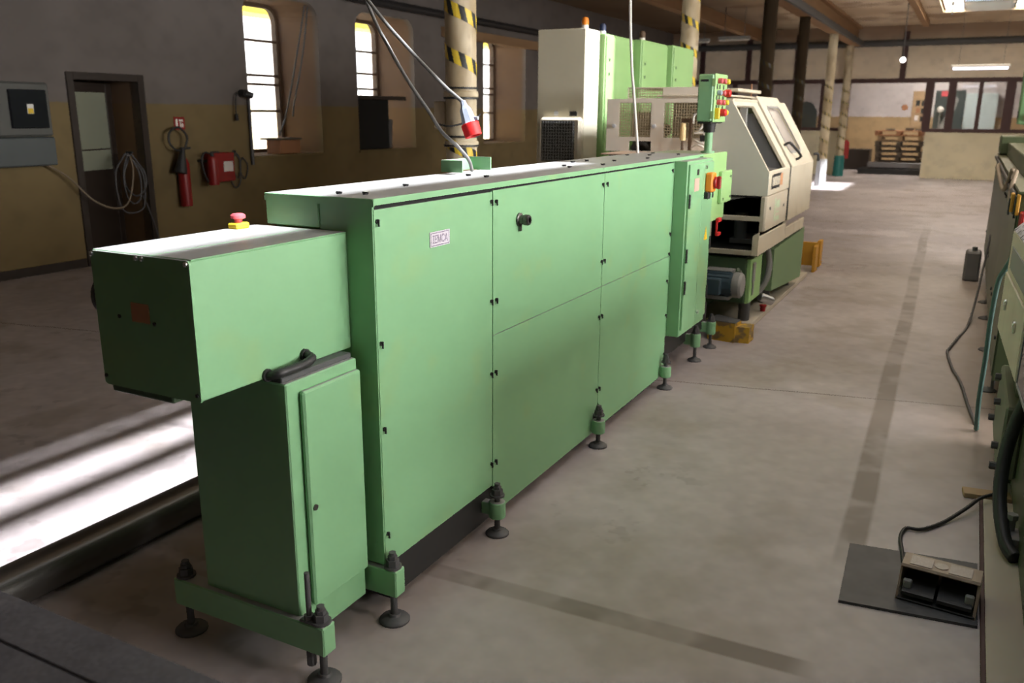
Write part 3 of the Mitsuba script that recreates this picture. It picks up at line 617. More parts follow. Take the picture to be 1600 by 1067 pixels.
# ------------------------------------------------------------------ lathe behind the bar feeder
BG = 'mat_beige'
lt = thing('lathe', 'beige and green lathe with sloping hood beyond the foreground bar feeder', 'machine')
ux = V3([-0.312, 0, 0.515]); ux /= np.linalg.norm(ux)            # up the slope of the hood
nx = V3([0.515, 0, 0.312]); nx /= np.linalg.norm(nx)             # out of it
O = V3([-1.30, 0, 1.192])
def slope(poly, d0, d1, holes=(), o=O): 
    m = trimesh.creation.extrude_polygon(sg.Polygon(poly, holes), d1 - d0, engine='earcut')
    return basis(moved(m, (0, 0, d0)), o, V3([0, 1.0, 0]), ux, nx)
LS = 0.602
put('side_panel', prism([(-1.80, 1.02), (-1.302, 1.02), (-1.302, 1.190), (-1.614, 1.706), (-1.72, 1.716), (-1.72, 1.53), (-1.80, 1.40)], 6.55, 6.565, 'y'), 'mat_grey_green', lt)
put('hood_frame', J(slope([(6.552, 0), (7.375, 0), (7.375, LS), (6.552, LS)], -0.022, 0.0, [[(6.575, .012), (7.20, .012), (7.185, .560), (6.590, .560)]])), BG, lt)
put('hood_top', B(-1.78, -1.605, 6.56, 7.38, 1.700, 1.722, .004), BG, lt)
put('lower_front', B(-1.335, -1.300, 6.56, 7.375, 1.022, 1.192, .004), BG, lt)
lp = put('lower_panel', B(-1.335, -1.302, 6.565, 7.37, 0.757, 1.014, .004), BG, lt)
for y, z in ((6.68, .92), (7.21, .90)): put('latch', cyl((-1.302, y, z), (-1.296, y, z), .012, 12), 'mat_iron', lp, smooth=SM)
for k, (y0, y1, z0, z1) in enumerate(((6.86, 6.90, .80, .985), (6.93, 7.06, .90, .96), (6.93, 7.04, .86, .875), (6.93, 7.06, .80, .835))): put('faded_label', B(-1.3025, -1.3005, y0, y1, z0, z1, 0), 'mat_pale_green', lp)
lg = put('maker_badge', J(B(-1.3005, -1.2985, 6.70, 7.00, 1.150, 1.172, 0), B(-1.3005, -1.2985, 6.66, 6.97, 1.062, 1.084, 0), B(-1.3005, -1.2985, 6.66, 6.69, 1.07, 1.165, 0)), 'mat_black', lt, label='dark barred maker badge')
put('badge_block', B(-1.3005, -1.2975, 6.985, 7.075, 1.072, 1.165, 0), 'mat_orange_paper', lg, label='orange block')
for y in (6.72, 6.80, 6.88, 6.94): put('badge_letter', B(-1.3005, -1.298, y, y + .012, 1.09, 1.145, 0), 'mat_grey_mid', lg)
put('inner_screen', prism([(-1.85, 1.03), (-1.345, 1.03), (-1.345, 1.195), (-1.60, 1.615), (-1.85, 1.615)], 7.215, 7.235, 'y'), 'mat_grey_dark', lt)
put('inner_pillar', B(-1.70, -1.64, 7.18, 7.23, 1.10, 1.685, .004), 'mat_grey_mid', lt)
put('chute', J(prism([(-1.60, 1.20), (-1.34, 1.17), (-1.34, 1.185), (-1.60, 1.215)], 6.60, 7.20, 'y'), B(-1.50, -1.44, 6.95, 7.05, 1.20, 1.235, .004)), 'mat_steel', lt)
# sliding door section
dr_ = put('sliding_door', J(slope([(7.40, 0), (8.47, 0), (8.50, .60), (8.27, .60), (8.25, .648), (7.40, .648)], -0.03, 0.012, [rrect(7.60, 8.10, .125, .545, .04)]), B(-1.335, -1.290, 7.40, 8.47, .752, 1.196, .004)), BG, lt)
put('door_pane', slope(rrect(7.585, 8.115, .11, .56, .04), -0.016, -0.008), 'mat_smoked', dr_, label='dull grey viewing pane')
put('door_gasket', slope(rrect(7.585, 8.115, .11, .56, .045), 0.012, 0.016, [rrect(7.605, 8.095, .13, .54, .035)]), 'mat_grey_mid', dr_)
def on_slope(y, s, d): return (O + V3([0, y, 0]) + ux * s + nx * d)
put('grab_handle', tube([on_slope(7.50, .19, .0), on_slope(7.50, .19, .05), on_slope(7.52, .17, .065), on_slope(7.66, .07, .065), on_slope(7.69, .05, .05), on_slope(7.69, .05, .0)], .011, 10, 6), 'mat_black', dr_, smooth=True)
put('door_track', B(-1.325, -1.298, 7.377, 7.398, 0.76, 1.20, .002), 'mat_void', lt)
put('roof', J(B(-2.20, -1.640, 6.565, 8.25, 1.735, 1.748, .004), B(-2.20, -1.66, 8.25, 8.50, 1.690, 1.704, .004)), BG, lt)
put('far_side', prism([(-2.2, .76), (-1.30, .76), (-1.30, 1.19), (-1.612, 1.70), (-2.2, 1.70)], 8.47, 8.485, 'y'), BG, lt)
put('stop_lever', tube([(-1.285, 8.40, 1.26), (-1.25, 8.42, 1.26), (-1.245, 8.44, 1.20)], .012, 8), 'mat_black', lt, smooth=True)
put('top_rail', B(-1.72, -1.63, 6.80, 7.6, 1.775, 1.80, .004), 'mat_beige', lt)
put('aerial_rod', cyl((-1.64, 7.28, 1.75), (-1.642, 7.28, 1.845), .005, 8), 'mat_wood_red', lt)
# open bay under the hood, tray, base
put('bay_back', J(B(-1.95, -1.93, 6.56, 8.3, 0.60, 1.02, 0), B(-1.95, -1.32, 7.36, 7.372, .60, 1.01, 0), B(-1.93, -1.34, 6.56, 7.36, 1.005, 1.018, 0)), 'mat_void', lt)
put('deflector', prism([(-1.80, 1.018), (-1.40, 1.018), (-1.75, .94), (-1.80, .95)], 6.58, 6.60, 'y'), 'mat_grey_mid', lt)
put('bay_frame', J(B(-1.83, -1.32, 6.50, 6.54, .835, .870, .003), B(-1.335, -1.305, 6.50, 6.56, .76, 1.018, .003), B(-1.70, -1.675, 6.40, 6.44, .62, .86, .003), B(-1.72, -1.34, 6.36, 6.38, .598, .635, .003)), 'mat_beige_dull', lt)
put('spindle_unit', J(cyl((-1.55, 6.85, .62), (-1.55, 6.85, .86), .05, 16), B(-1.62, -1.40, 6.8, 7.2, .62, .66, .003)), 'mat_grey_dark', lt, smooth=SM)
put('tray_floor', B(-1.95, -1.305, 6.38, 8.28, .592, .604, 0), 'mat_black', lt)  # floor of the beige tray blackened to paint the dark of the bay
tr = put('chip_tray', J(B(-1.318, -1.300, 6.372, 7.385, .598, .735, .003), B(-1.318, -1.300, 7.40, 8.28, .60, .695, .003), prism([(-1.345, .600), (-1.300, .600), (-1.300, .775), (-1.345, .745)], 6.356, 6.372, 'y'), B(-1.34, -1.30, 7.384, 7.40, .60, .75, .002)), BG, lt)
put('coolant_tank', B(-1.95, -1.385, 6.40, 7.02, .225, .575, .006), 'mat_green_tank', lt)  # darker green than the tank front, painting the shade on its near side
put('tank_front', B(-1.385, -1.352, 6.42, 6.80, .225, .565, .005), 'mat_green_far', lt)
put('sight_glass', J(B(-1.352, -1.338, 6.47, 6.53, .38, .53, .004), cyl((-1.345, 6.50, .28), (-1.345, 6.50, .38), .008, 10)), 'mat_grey_mid', lt)
put('base_tank', prism([(7.06, .215), (7.06, .555), (8.45, .585), (8.45, .130), (8.38, .115)], -1.95, -1.312, 'x'), 'mat_green_tank2', lt)
put('drain_hose', tube([(-1.35, 6.97, .58), (-1.33, 6.99, .45), (-1.34, 6.97, .32), (-1.40, 6.95, .20)], .024, 12), 'mat_grey_mid', lt, smooth=True)
put('pump_cylinder', cyl((-1.36, 6.86, .20), (-1.28, 6.96, .15), .035, 18, bev=.006), 'mat_steel', lt, smooth=SM)
put('valve', J(cyl((-1.36, 7.03, .046), (-1.36, 7.03, .085), .022, 12), cyl((-1.36, 7.03, .085), (-1.36, 7.03, .10), .028, 12)), 'mat_red_deep', lt)
put('floor_rail', J(B(-1.95, -1.345, 6.55, 9.1, .0005, .045, .004)), 'mat_rail', lt)
for x in (-1.43, -1.85):
    for y in (6.65, 7.4, 8.3): put('machine_leg', cyl((x, y, .045), (x, y, .23), .045, 14), 'mat_grey_dark', lt, smooth=SM)
mo = put('motor', J(cyl((-1.70, 6.24, .395), (-1.43, 6.24, .395), .085, 28), [B(-1.68 + i * .0001, -1.45, 6.24 + .084 * math.cos(a) - .004, 6.24 + .084 * math.cos(a) + .004, .395 + .084 * math.sin(a) - .004, .395 + .084 * math.sin(a) + .008, 0) for i, a in enumerate(np.linspace(-.2, 3.3, 9))]), 'mat_blue', lt, smooth=SM, label='blue grey electric motor')
put('fan_cowl', lathe([(0, 0), (.09, 0), (.095, .01), (.095, .05), (.08, .066), (0, .07)], (-1.43, 6.24, .395), (1, 0, 0), 28), 'mat_grey_mid', mo, smooth=SM)
put('terminal_box', B(-1.62, -1.50, 6.10, 6.17, .33, .45, .006), 'mat_blue', mo)
put('bracket', J(B(-1.70, -1.45, 6.20, 6.40, .28, .31, .003), B(-1.66, -1.46, 6.28, 6.40, .46, .49, .003)), 'mat_grey_mid', mo)
put('tap', J(cyl((-1.42, 6.38, .47), (-1.42, 6.30, .50), .012, 10), cyl((-1.42, 6.39, .30), (-1.42, 6.37, .48), .008, 8)), 'mat_steel', lt, smooth=SM)
# spindle guard
hg = put('spindle_guard', prism([(-2.575, 1.322), (-1.785, 1.322), (-1.785, 1.712), (-2.575, 1.712)], 6.500, 6.512, 'y', [rect(-2.472, -2.213, 1.432, 1.690), rect(-2.110, -1.800, 1.432, 1.690), rect(-2.385, -2.205, 1.328, 1.402)]), 'mat_guard', lt)
put('guard_top', B(-2.575, -1.785, 6.50, 7.25, 1.706, 1.716, .002), 'mat_guard', hg)
put('upper_box', prism(rect(-2.445, -1.835, 1.716, 1.805), 6.60, 6.612, 'y', [rect(-2.44, -2.16, 1.726, 1.798)]), 'mat_guard', hg)
put('upper_box_shell', J(B(-2.15, -1.835, 6.612, 7.2, 1.716, 1.805, .003), B(-2.445, -2.15, 6.612, 7.2, 1.797, 1.805, .001)), 'mat_guard', hg)
put('side_sheet', B(-1.795, -1.785, 6.512, 7.25, 1.322, 1.706, .001), 'mat_guard', hg)
def mesh_grid(x0, x1, z0, z1, y, s=.0205):
    L = [B(x - .0028, x + .0028, y - .002, y + .002, z0, z1, 0) for x in np.arange(x0 + s / 2, x1, s)] + [B(x0, x1, y - .002, y + .002, z - .0028, z + .0028, 0) for z in np.arange(z0 + s / 2, z1, s)]
    return J(L)
for (a, b, c, d, y) in ((-2.472, -2.213, 1.432, 1.690, 6.506), (-2.110, -1.800, 1.432, 1.690, 6.506), (-2.44, -2.16, 1.726, 1.798, 6.606)): put('wire_mesh', mesh_grid(a, b, c, d, y), 'mat_mesh', hg, kind='stuff')
for x in (-2.505, -2.18): put('knob', lathe([(0, 0), (.010, 0), (.010, .012), (.016, .016), (.016, .026), (0, .03)], (x, 6.500, 1.515), (0, -1, 0), 18), 'mat_silver', hg, smooth=SM)
put('inner_gearbox', J(B(-2.46, -2.30, 6.75, 7.1, 1.40, 1.62, .01), B(-2.40, -2.24, 6.72, 7.0, 1.34, 1.48, .01), cyl((-2.25, 6.8, 1.48), (-2.25, 7.0, 1.48), .05, 16), B(-2.36, -2.28, 6.68, 6.72, 1.56, 1.61, .004), B(-2.12, -1.80, 6.75, 7.2, 1.33, 1.70, .01)), 'mat_inner', hg)
put('black_hose', J(tube([(-2.37, 6.55, 1.34), (-2.33, 6.53, 1.385), (-2.27, 6.53, 1.385), (-2.22, 6.55, 1.335)], .022, 10), B(-2.39, -2.20, 6.60, 6.62, 1.32, 1.41, 0)), 'mat_black', hg, smooth=SM)
put('oil_bottle', lathe([(0, 0), (.022, 0), (.022, .09), (.017, .105), (.017, .125), (0, .127)], (-1.925, 6.40, 1.415), (0, 0, 1), 18), 'mat_cream', lt, smooth=SM, label='small cream coloured oil cylinder')
put('mount_plate', J(B(-1.95, -1.865, 6.42, 6.44, 1.545, 1.575, .003), B(-1.89, -1.865, 6.42, 6.44, 1.335, 1.575, .003), cyl((-1.925, 6.40, 1.335), (-1.925, 6.40, 1.42), .010, 10)), 'mat_brown_steel', lt)
for pts in ([(-1.85, 6.40, 1.54), (-1.84, 6.38, 1.60), (-1.79, 6.38, 1.605), (-1.765, 6.38, 1.55), (-1.79, 6.38, 1.50), (-1.82, 6.40, 1.49)], [(-1.80, 6.42, 1.58), (-1.75, 6.40, 1.57), (-1.735, 6.40, 1.52), (-1.76, 6.40, 1.48), (-1.84, 6.40, 1.47)], [(-1.85, 6.38, 1.36), (-1.80, 6.36, 1.385), (-1.75, 6.36, 1.37), (-1.71, 6.40, 1.34)], [(-1.84, 6.42, 1.42), (-1.78, 6.40, 1.40), (-1.72, 6.42, 1.42)]):
    put('air_hose', tube(pts, .008, 8), 'mat_cable_white', lt, smooth=True)
put('valve_block', B(-1.80, -1.74, 6.42, 6.48, 1.41, 1.455, .004), 'mat_black', lt)
put('chute_cover', B(-2.45, -1.65, 6.08, 6.50, 1.312, 1.322, .003), 'mat_pinkish', lt)
put('headstock', B(-2.56, -1.80, 6.515, 8.4, 0.05, 1.318, .01), 'mat_green_tank', lt)

# ------------------------------------------------------------------ cabinets behind the lathe
wc = thing('control_cabinet', 'tall beige control cabinet with a black ventilation grille, in front of the green cabinets', 'cabinet')
put('body', B(-3.45, -3.002, 7.04, 7.355, 0.02, 2.304, .006), 'mat_beige_shade', wc)
ac = put('cooling_unit', B(-3.395, -3.0, 6.965, 7.04, 1.10, 1.575, .03), BG, wc)
put('grille_back', B(-3.365, -3.055, 6.960, 6.966, 1.20, 1.545, 0), 'mat_void', ac)
put('grille', mesh_grid(-3.365, -3.055, 1.20, 1.545, 6.956, .026), 'mat_grey_mid', ac, kind='stuff')
put('round_cap', cyl((-3.265, 7.04, 1.608), (-3.265, 7.034, 1.608), .022, 18), 'mat_silver', wc, smooth=SM)
put('display', B(-3.135, -3.065, 7.030, 7.04, 1.585, 1.625, .002), 'mat_black', wc)
put('side_label', B(-3.002, -3.0005, 7.15, 7.26, 1.78, 2.06, 0), 'mat_pale_blue', wc)
def beacon(x, y, z, m, name, lab):
    b = thing(name, lab, 'lamp')
    put('base', cyl((x, y, z), (x, y, z + .03), .028, 16), 'mat_white', b, smooth=SM)
    put('lens', lathe([(0, .03), (.030, .03), (.030, .07), (.022, .09), (0, .097)], (x, y, z), (0, 0, 1), 20), m, b, smooth=SM)
beacon(-3.045, 7.12, 2.304, 'mat_orange', 'beacon', 'orange beacon on top of the beige control cabinet')
beacon(-3.03, 7.48, 2.285, 'mat_navy', 'beacon', 'dark blue beacon on the green cabinet next to the beige one')
beacon(-2.95, 8.30, 2.285, 'mat_brown_steel', 'beacon', 'small dull signal lamp on the second green cabinet')
GC = [(-2.95, 7.385, 8.08, 'tall green cabinet nearest the beige control cabinet'), (-2.87, 8.10, 8.87, 'tall green cabinet in the middle of the row'), (-2.81, 8.89, 9.60, 'tall green cabinet at the far end of the row beside the column')]
for xf, a, b, lab in GC:
    c = thing('switch_cabinet', lab, 'cabinet', None)
    put('body', B(-3.50, xf - .012, a, b, 0.02, 2.285, .006), 'mat_green_far', c)
    put('cabinet_door', B(xf - .012, xf, a + .012, b - .012, 0.12, 2.265, .005), 'mat_green_far', c)
    for z in (1.95, 2.07): put('door_screw', cyl((xf, a + .08, z), (xf + .005, a + .08, z), .014, 12), 'mat_green_dark', c, smooth=SM)

# ------------------------------------------------------------------ things on the floor by the lathe
yb = thing('yellow_block', 'worn yellow and black steel foot block on the floor beside the lathe', 'block')
put('body', prism([(-1.565, 6.10), (-1.36, 6.065), (-1.345, 6.20), (-1.555, 6.30)], 0.0005, .142, 'z'), 'mat_yellow_worn', yb)
put('toe', prism([(-1.36, 6.085), (-1.262, 6.10), (-1.258, 6.235), (-1.345, 6.22)], 0.0005, .118, 'z'), 'mat_yellow_worn', yb)
put('cap_plate', prism([(-1.562, 6.105), (-1.362, 6.07), (-1.348, 6.195), (-1.552, 6.295)], .142, .148, 'z'), 'mat_grey_dark', yb)
yg = thing('yellow_guard', 'orange yellow steel guard standing at the far corner of the lathe', 'guard')
put('plate', J(B(-1.50, -1.32, 9.50, 9.54, .05, .30, .004), B(-1.345, -1.315, 9.36, 9.54, .002, .28, .004), B(-1.34, -1.30, 9.56, 9.72, .03, .31, .004)), 'mat_orange_dull', yg)
put('pole', cyl((-2.67, 0.9, .0755), (-2.67, 4.6, .0755), .075, 32), 'mat_steel_dark', smooth=SM) if False else None
pp = thing('steel_tube', 'dark steel tube lying on the floor behind the bar feeder', 'tube')
put('wall', lathe([(.064, 0), (.075, 0), (.075, 4.1), (.064, 4.1)], (-2.64, 0.45, .0757), (0, 1, 0), 40), 'mat_steel_tube', pp, smooth=SM)

# foreground bench with rubber mats
bn = thing('workbench', 'dark grey mat topped bench in the near left corner', 'bench')
put('top', B(-2.6, -0.62, -0.15, 0.800, 0.70, 0.742, .004), 'mat_grey_dark', bn)
put('rubber_mat', B(-2.6, -0.62, -0.15, 0.708, 0.742, 0.749, .002), 'mat_rubber', bn)
put('rubber_mat', B(-2.6, -0.62, 0.710, 0.805, 0.742, 0.750, .002), 'mat_rubber', bn)
put('bench_body', B(-2.55, -0.70, -0.10, 0.74, 0.06, 0.70, .004), 'mat_grey_dark', bn)
for x in (-2.45, -0.85):
    for y in (0.0, .64): put('leg', B(x, x + .06, y, y + .06, 0.0005, .06, .002), 'mat_black', bn)

# ------------------------------------------------------------------ left wall fittings
db = thing('fuse_box', 'grey fuse box with a dark smoked cover on the left wall by the door', 'box')
put('housing', B(WX, WX + .14, 4.72, 5.60, 1.36, 1.87, .02), 'mat_box_left', db)
cv = put('smoked_cover', B(WX + .14, WX + .165, 5.17, 5.55, 1.44, 1.80, .012), 'mat_screen', db, label='dark smoked cover')
put('warning_sticker', B(WX + .165, WX + .167, 5.335, 5.40, 1.575, 1.665, 0), 'mat_white', cv)
put('warning_mark', B(WX + .167, WX + .168, 5.34, 5.395, 1.578, 1.625, 0), 'mat_yellow', cv)
put('lower_housing', B(WX, WX + .12, 4.72, 5.62, 1.08, 1.355, .012), 'mat_grey_dark2', db)
put('loose_cable', tube([(-8.13, 5.50, 1.10), (-8.10, 5.72, .95), (-8.06, 5.95, .70), (-8.03, 6.18, .60), (-8.03, 6.35, .66), (-8.04, 6.45, .95), (-8.12, 6.50, 1.13)], .010, 8), 'mat_cable_beige', smooth=True, label='loose pale cable drooping from the fuse box across the doorway', cat='cable')
hk = thing('cable_coil', 'dark cable loops hung on the door post', 'cable')
for k, (ya, zb, w) in enumerate(((6.47, .52, .17), (6.50, .62, .10), (6.54, .70, .13))):
    put('loop', tube([(-8.16, ya, 1.16), (-8.13, ya - w, .95), (-8.12, ya - w * .9, zb + .08), (-8.12, ya, zb), (-8.12, ya + w * .9, zb + .08), (-8.13, ya + w, .95), (-8.16, ya, 1.16)], .010, 8), 'mat_iron', hk, smooth=True)
put('tail', tube([(-8.13, 6.62, .70), (-8.12, 6.72, .40), (-8.11, 6.80, .05)], .009, 8), 'mat_iron', hk, smooth=True)
put('hook', cyl((-8.2, 6.52, 1.17), (-8.10, 6.52, 1.17), .012, 10), 'mat_black', hk)
fx = thing('fire_extinguisher', 'tall red fire extinguisher with a black horn and looped hose, below the red sign', 'fire extinguisher')
put('cylinder', lathe([(0, 0), (.062, 0), (.068, .01), (.068, .48), (.05, .54), (.022, .57), (.022, .60), (0, .60)], (-8.115, 7.21, .53), (0, 0, 1), 24), 'mat_reddark', fx, smooth=SM)
put('valve', J(cyl((-8.115, 7.21, 1.12), (-8.115, 7.21, 1.20), .028, 14), B(-8.13, -8.10, 7.20, 7.33, 1.18, 1.205, .004)), 'mat_black', fx)
put('horn', lathe([(0, 0), (.075, 0), (.05, .14), (.022, .28), (0, .28)], (-8.05, 7.10, .92), (0, .25, 1), 20), 'mat_black', fx, smooth=SM)
put('hose', tube([(-8.09, 7.23, 1.18), (-8.07, 7.26, 1.32), (-8.07, 7.15, 1.43), (-8.07, 7.02, 1.38), (-8.07, 7.00, 1.27), (-8.06, 7.06, 1.19), (-8.06, 7.14, 1.17)], .013, 8), 'mat_black', fx, smooth=True)
put('bracket', B(-8.2, -8.12, 7.16, 7.26, .88, .92, .003), 'mat_black', fx)
sg_ = thing('fire_sign', 'small square red sign with white marks above the tall extinguisher', 'sign')
put('board', B(WX, WX + .006, 7.20, 7.36, 1.40, 1.545, .001), 'mat_reddark', sg_)
put('pictogram', J(B(WX + .006, WX + .0075, 7.225, 7.255, 1.43, 1.52, 0), B(WX + .006, WX + .0075, 7.275, 7.335, 1.495, 1.515, 0), B(WX + .006, WX + .0075, 7.285, 7.30, 1.42, 1.49, 0), B(WX + .006, WX + .0075, 7.31, 7.335, 1.43, 1.47, 0)), 'mat_white', sg_)
rb = thing('hydrant_box', 'red wall box with a white notice next to the extinguishers', 'box')
put('housing', B(WX, WX + .15, 7.60, 7.95, .78, 1.125, .006), 'mat_reddark', rb)
put('notice', B(WX + .15, WX + .152, 7.77, 7.92, .90, 1.02, 0), 'mat_paper', rb)
f2 = thing('fire_extinguisher', 'short red fire extinguisher with a hose, hung in front of the red wall box', 'fire extinguisher')
put('cylinder', lathe([(0, 0), (.055, 0), (.062, .01), (.062, .28), (.04, .33), (0, .34)], (-7.97, 7.52, .76), (0, 0, 1), 24), 'mat_reddark', f2, smooth=SM)
put('valve', J(cyl((-7.97, 7.52, 1.09), (-7.97, 7.52, 1.14), .022, 12), B(-7.98, -7.96, 7.50, 7.63, 1.13, 1.15, .003), B(-8.2, -7.98, 7.50, 7.54, 1.02, 1.05, .003)), 'mat_black', f2)
put('hose', tube([(-7.97, 7.50, 1.12), (-7.96, 7.40, 1.14), (-7.96, 7.35, 1.06), (-7.96, 7.37, .92), (-7.96, 7.42, .80)], .011, 8), 'mat_black', f2, smooth=True)
hc = thing('hose_coil', 'loops of thin cable hanging on the wall between the red box and the window', 'cable')
for y, zt, zb, w in ((8.07, 1.13, .68, .08), (8.10, 1.10, .80, .06), (8.22, 1.05, .78, .06)):
    put('loop', tube([(-8.18, y, zt), (-8.17, y - w, zt - .08), (-8.17, y - w, zb + .1), (-8.17, y, zb), (-8.17, y + w, zb + .1), (-8.17, y + w, zt - .08), (-8.18, y, zt)], .008, 6), 'mat_iron', hc, smooth=True)
put('hook', cyl((-8.2, 8.08, 1.13), (-8.15, 8.08, 1.13), .01, 8), 'mat_black', hc)
sk = thing('wall_lamp', 'black lamp holder with a dangling cord at the corner of the first window', 'lamp holder')
put('holder', J(cyl((-8.2, 8.28, 1.83), (-8.10, 8.28, 1.83), .045, 16), cyl((-8.12, 8.28, 1.83), (-8.07, 8.36, 1.80), .04, 16)), 'mat_black', sk, smooth=SM)
put('cord', tube([(-8.14, 8.24, 1.84), (-8.13, 8.15, 1.82), (-8.13, 8.12, 1.70), (-8.13, 8.12, 1.58)], .008, 6), 'mat_black', sk, smooth=True)
put('plug', cyl((-8.13, 8.12, 1.50), (-8.13, 8.12, 1.58), .024, 12), 'mat_black', sk)
put('conduit', cyl((-8.17, 8.385, 0.95), (-8.17, 8.385, 1.80), .022, 10), 'mat_iron', smooth=SM, label='dark conduit running down the edge of the first window', cat='pipe')
# things in and under the windows
put('crate', B(-8.62, -8.25, 10.72, 11.50, 1.058, 1.80, .01), 'mat_void', label='dark crate standing on the sill of the second window', cat='crate')
put('plank', B(-8.30, -8.22, 10.70, 11.95, 1.80, 1.86, .006), 'mat_door_dark', label='dark plank lying across the crate in the second window', cat='plank')
rl = thing('rolled_canvas', 'dark rolled bundle leaning in the far side of the second window', 'bundle')
put('roll', cyl((-8.40, 11.62, 1.06), (-8.40, 11.72, 1.50), .09, 14, .05), 'mat_iron', rl, smooth=SM)
bx = thing('carton', 'small brown box on the sill of the first window', 'box')
put('body', B(-8.55, -8.30, 9.05, 9.45, 1.058, 1.24, .006), 'mat_wood_red', bx)
put('lid', B(-8.57, -8.28, 8.95, 9.47, 1.24, 1.265, .004), 'mat_wood_grey', bx)
wh_ = thing('window_chain', 'pair of thin cords hanging down the reveal of the first window', 'cord')
put('cord', tube([(-8.3, 9.75, 3.2), (-8.35, 9.55, 2.4), (-8.38, 9.30, 1.6), (-8.4, 9.15, 1.3)], .012, 6), 'mat_iron', wh_, smooth=True)
put('cord', tube([(-8.28, 9.77, 3.2), (-8.32, 9.63, 2.4), (-8.36, 9.45, 1.75), (-8.36, 9.40, 1.55)], .012, 6), 'mat_iron', wh_, smooth=True)

# ------------------------------------------------------------------ right-hand machine line
GR = 'mat_green_right'
r1 = thing('bar_feeder', 'tall olive green bar feeder at the right edge, seen almost end to end', 'machine')
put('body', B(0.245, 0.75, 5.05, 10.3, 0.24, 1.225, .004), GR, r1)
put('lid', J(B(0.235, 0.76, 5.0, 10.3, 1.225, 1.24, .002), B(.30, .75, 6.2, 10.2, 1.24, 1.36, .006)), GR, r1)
put('end_block', B(.235, .55, 9.7, 10.25, 1.25, 1.42, .01), GR, r1)
for a, b in ((5.07, 6.6), (6.61, 8.4), (8.41, 10.28)): 
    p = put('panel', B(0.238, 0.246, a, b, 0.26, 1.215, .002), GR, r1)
    for y in (a + .1, b - .1):
        for z in (.45, 1.1): put('screw', cyl((.238, y, z), (.230, y, z), .011, 10), 'mat_black', p)
put('pipe', cyl((.225, 5.2, 1.205), (.225, 10.2, 1.205), .014, 10), 'mat_black', r1, smooth=SM)
for y in (5.70, 6.74, 7.85, 8.55):
    f = put('levelling_foot', J(cyl((.285, y, .012), (.285, y, .30), .0115, 12), cyl((.285, y, .16), (.285, y, .24), .022, 6)), 'mat_iron', r1, smooth=SM)
    put('pad', lathe([(0, 0), (.05, 0), (.05, .006), (.04, .013), (.02, .02), (0, .026)], (.262, y, .0005), (0, 0, 1), 24), 'mat_iron', f, smooth=SM)
put('underframe', B(.32, .72, 5.1, 10.2, .08, .24, .004), 'mat_green_dark', r1)
put('looped_hose', tube([(.238, 8.6, 1.20), (.200, 8.1, 1.216), (.203, 7.2, 1.17), (.213, 6.6, 1.138), (.217, 6.2, 1.19), (.224, 5.85, 1.30)], .014, 8), 'mat_cable_beige', r1, smooth=True)
put('looped_hose', tube([(.240, 5.75, 1.30), (.222, 5.6, 1.22), (.220, 5.45, 1.15), (.240, 5.35, 1.10)], .012, 8), 'mat_cable_beige', r1, smooth=True)
hb = put('valve_bank', J(B(.205, .223, 5.06, 5.14, 1.13, 1.225, .004), B(.229, .246, 5.00, 5.05, 1.12, 1.225, .004)), 'mat_orange_dull', r1, label='orange and black valves')
put('valve_cap', J(B(.198, .206, 5.07, 5.13, 1.115, 1.20, .003), B(.222, .230, 5.02, 5.10, 1.12, 1.215, .003)), 'mat_black', hb)
put('red_knob', B(.252, .275, 4.96, 5.05, 1.06, 1.14, .006), 'mat_red_deep', r1)
rp = put('control_pendant', B(.375, .58, 10.4, 10.75, 1.525, 2.25, .01), 'mat_green_pendant', r1)
put('button', cyl((.46, 10.4, 1.60), (.46, 10.35, 1.60), .035, 16), 'mat_red', rp, smooth=SM)
put('hinge', J(B(.365, .38, 10.42, 10.48, 1.58, 1.66, .003), B(.365, .38, 10.42, 10.48, 2.1, 2.18, .003)), 'mat_black', rp)
put('post', cyl((.50, 10.6, .24), (.50, 10.6, 1.53), .04, 16), GR, rp, smooth=SM)
put('end_frame', B(.30, .72, 10.3, 10.72, .08, .30, .004), GR, r1)

l2 = thing('lathe', 'beige lathe front with two latches and black screen at the right edge', 'machine')
def rot_c(m): return rotz(m, 0.040, (.2185, 4.62, 0))
put('body', rot_c(prism([(.2185, .62), (.95, .62), (.95, 1.42), (.42, 1.30), (.2185, 1.085)], 2.55, 4.62, 'y')), BG, l2)
put('top_sheet', rot_c(prism([(.2215, 1.0885), (.42, 1.3035), (.416, 1.308), (.2185, 1.094)], 2.56, 4.61, 'y')), 'mat_speckled_top', l2)
dk = put('recess_panel', rot_c(B(.214, .2186, 3.75, 4.50, .93, 1.03, .001)), 'mat_grey_mid', l2)
dd = put('access_door', rot_c(B(.209, .2186, 3.62, 4.58, .632, .90, .004)), BG, l2)
for y, z in ((4.33, .80), (3.86, .80)): put('latch', rot_c(J(cyl((.209, y, z), (.196, y, z), .016, 14, bev=.003), B(.200, .209, y - .006, y + .006, z - .035, z, .002))), 'mat_chrome', dd, smooth=SM)
sc2 = put('screen', rot_c(B(.208, .2186, 2.85, 3.52, .655, .98, .003)), 'mat_screen', l2, label='black screen with a narrow metal edge')
put('screen_edge', rot_c(J(B(.205, .2186, 2.85, 3.53, .645, .656, .001), B(.205, .2186, 3.52, 3.53, .645, .985, .001))), 'mat_grey_mid', sc2)
put('base', B(.335, .95, 1.6, 4.15, .02, .62, .01), 'mat_green_right', l2)
pf = put('pump_flange', B(.262, .335, 3.98, 4.72, .10, .42, .010), 'mat_grey_green2', l2)
put('flange_rim', B(.285, .335, 4.02, 4.64, .14, .38, .03), GR, pf)
for y, z in ((4.62, .38), (4.40, .32), (4.12, .20), (4.05, .13), (4.66, .16)): put('bolt', cyl((.262, y, z), (.236, y, z), .017, 6), 'mat_iron', pf)
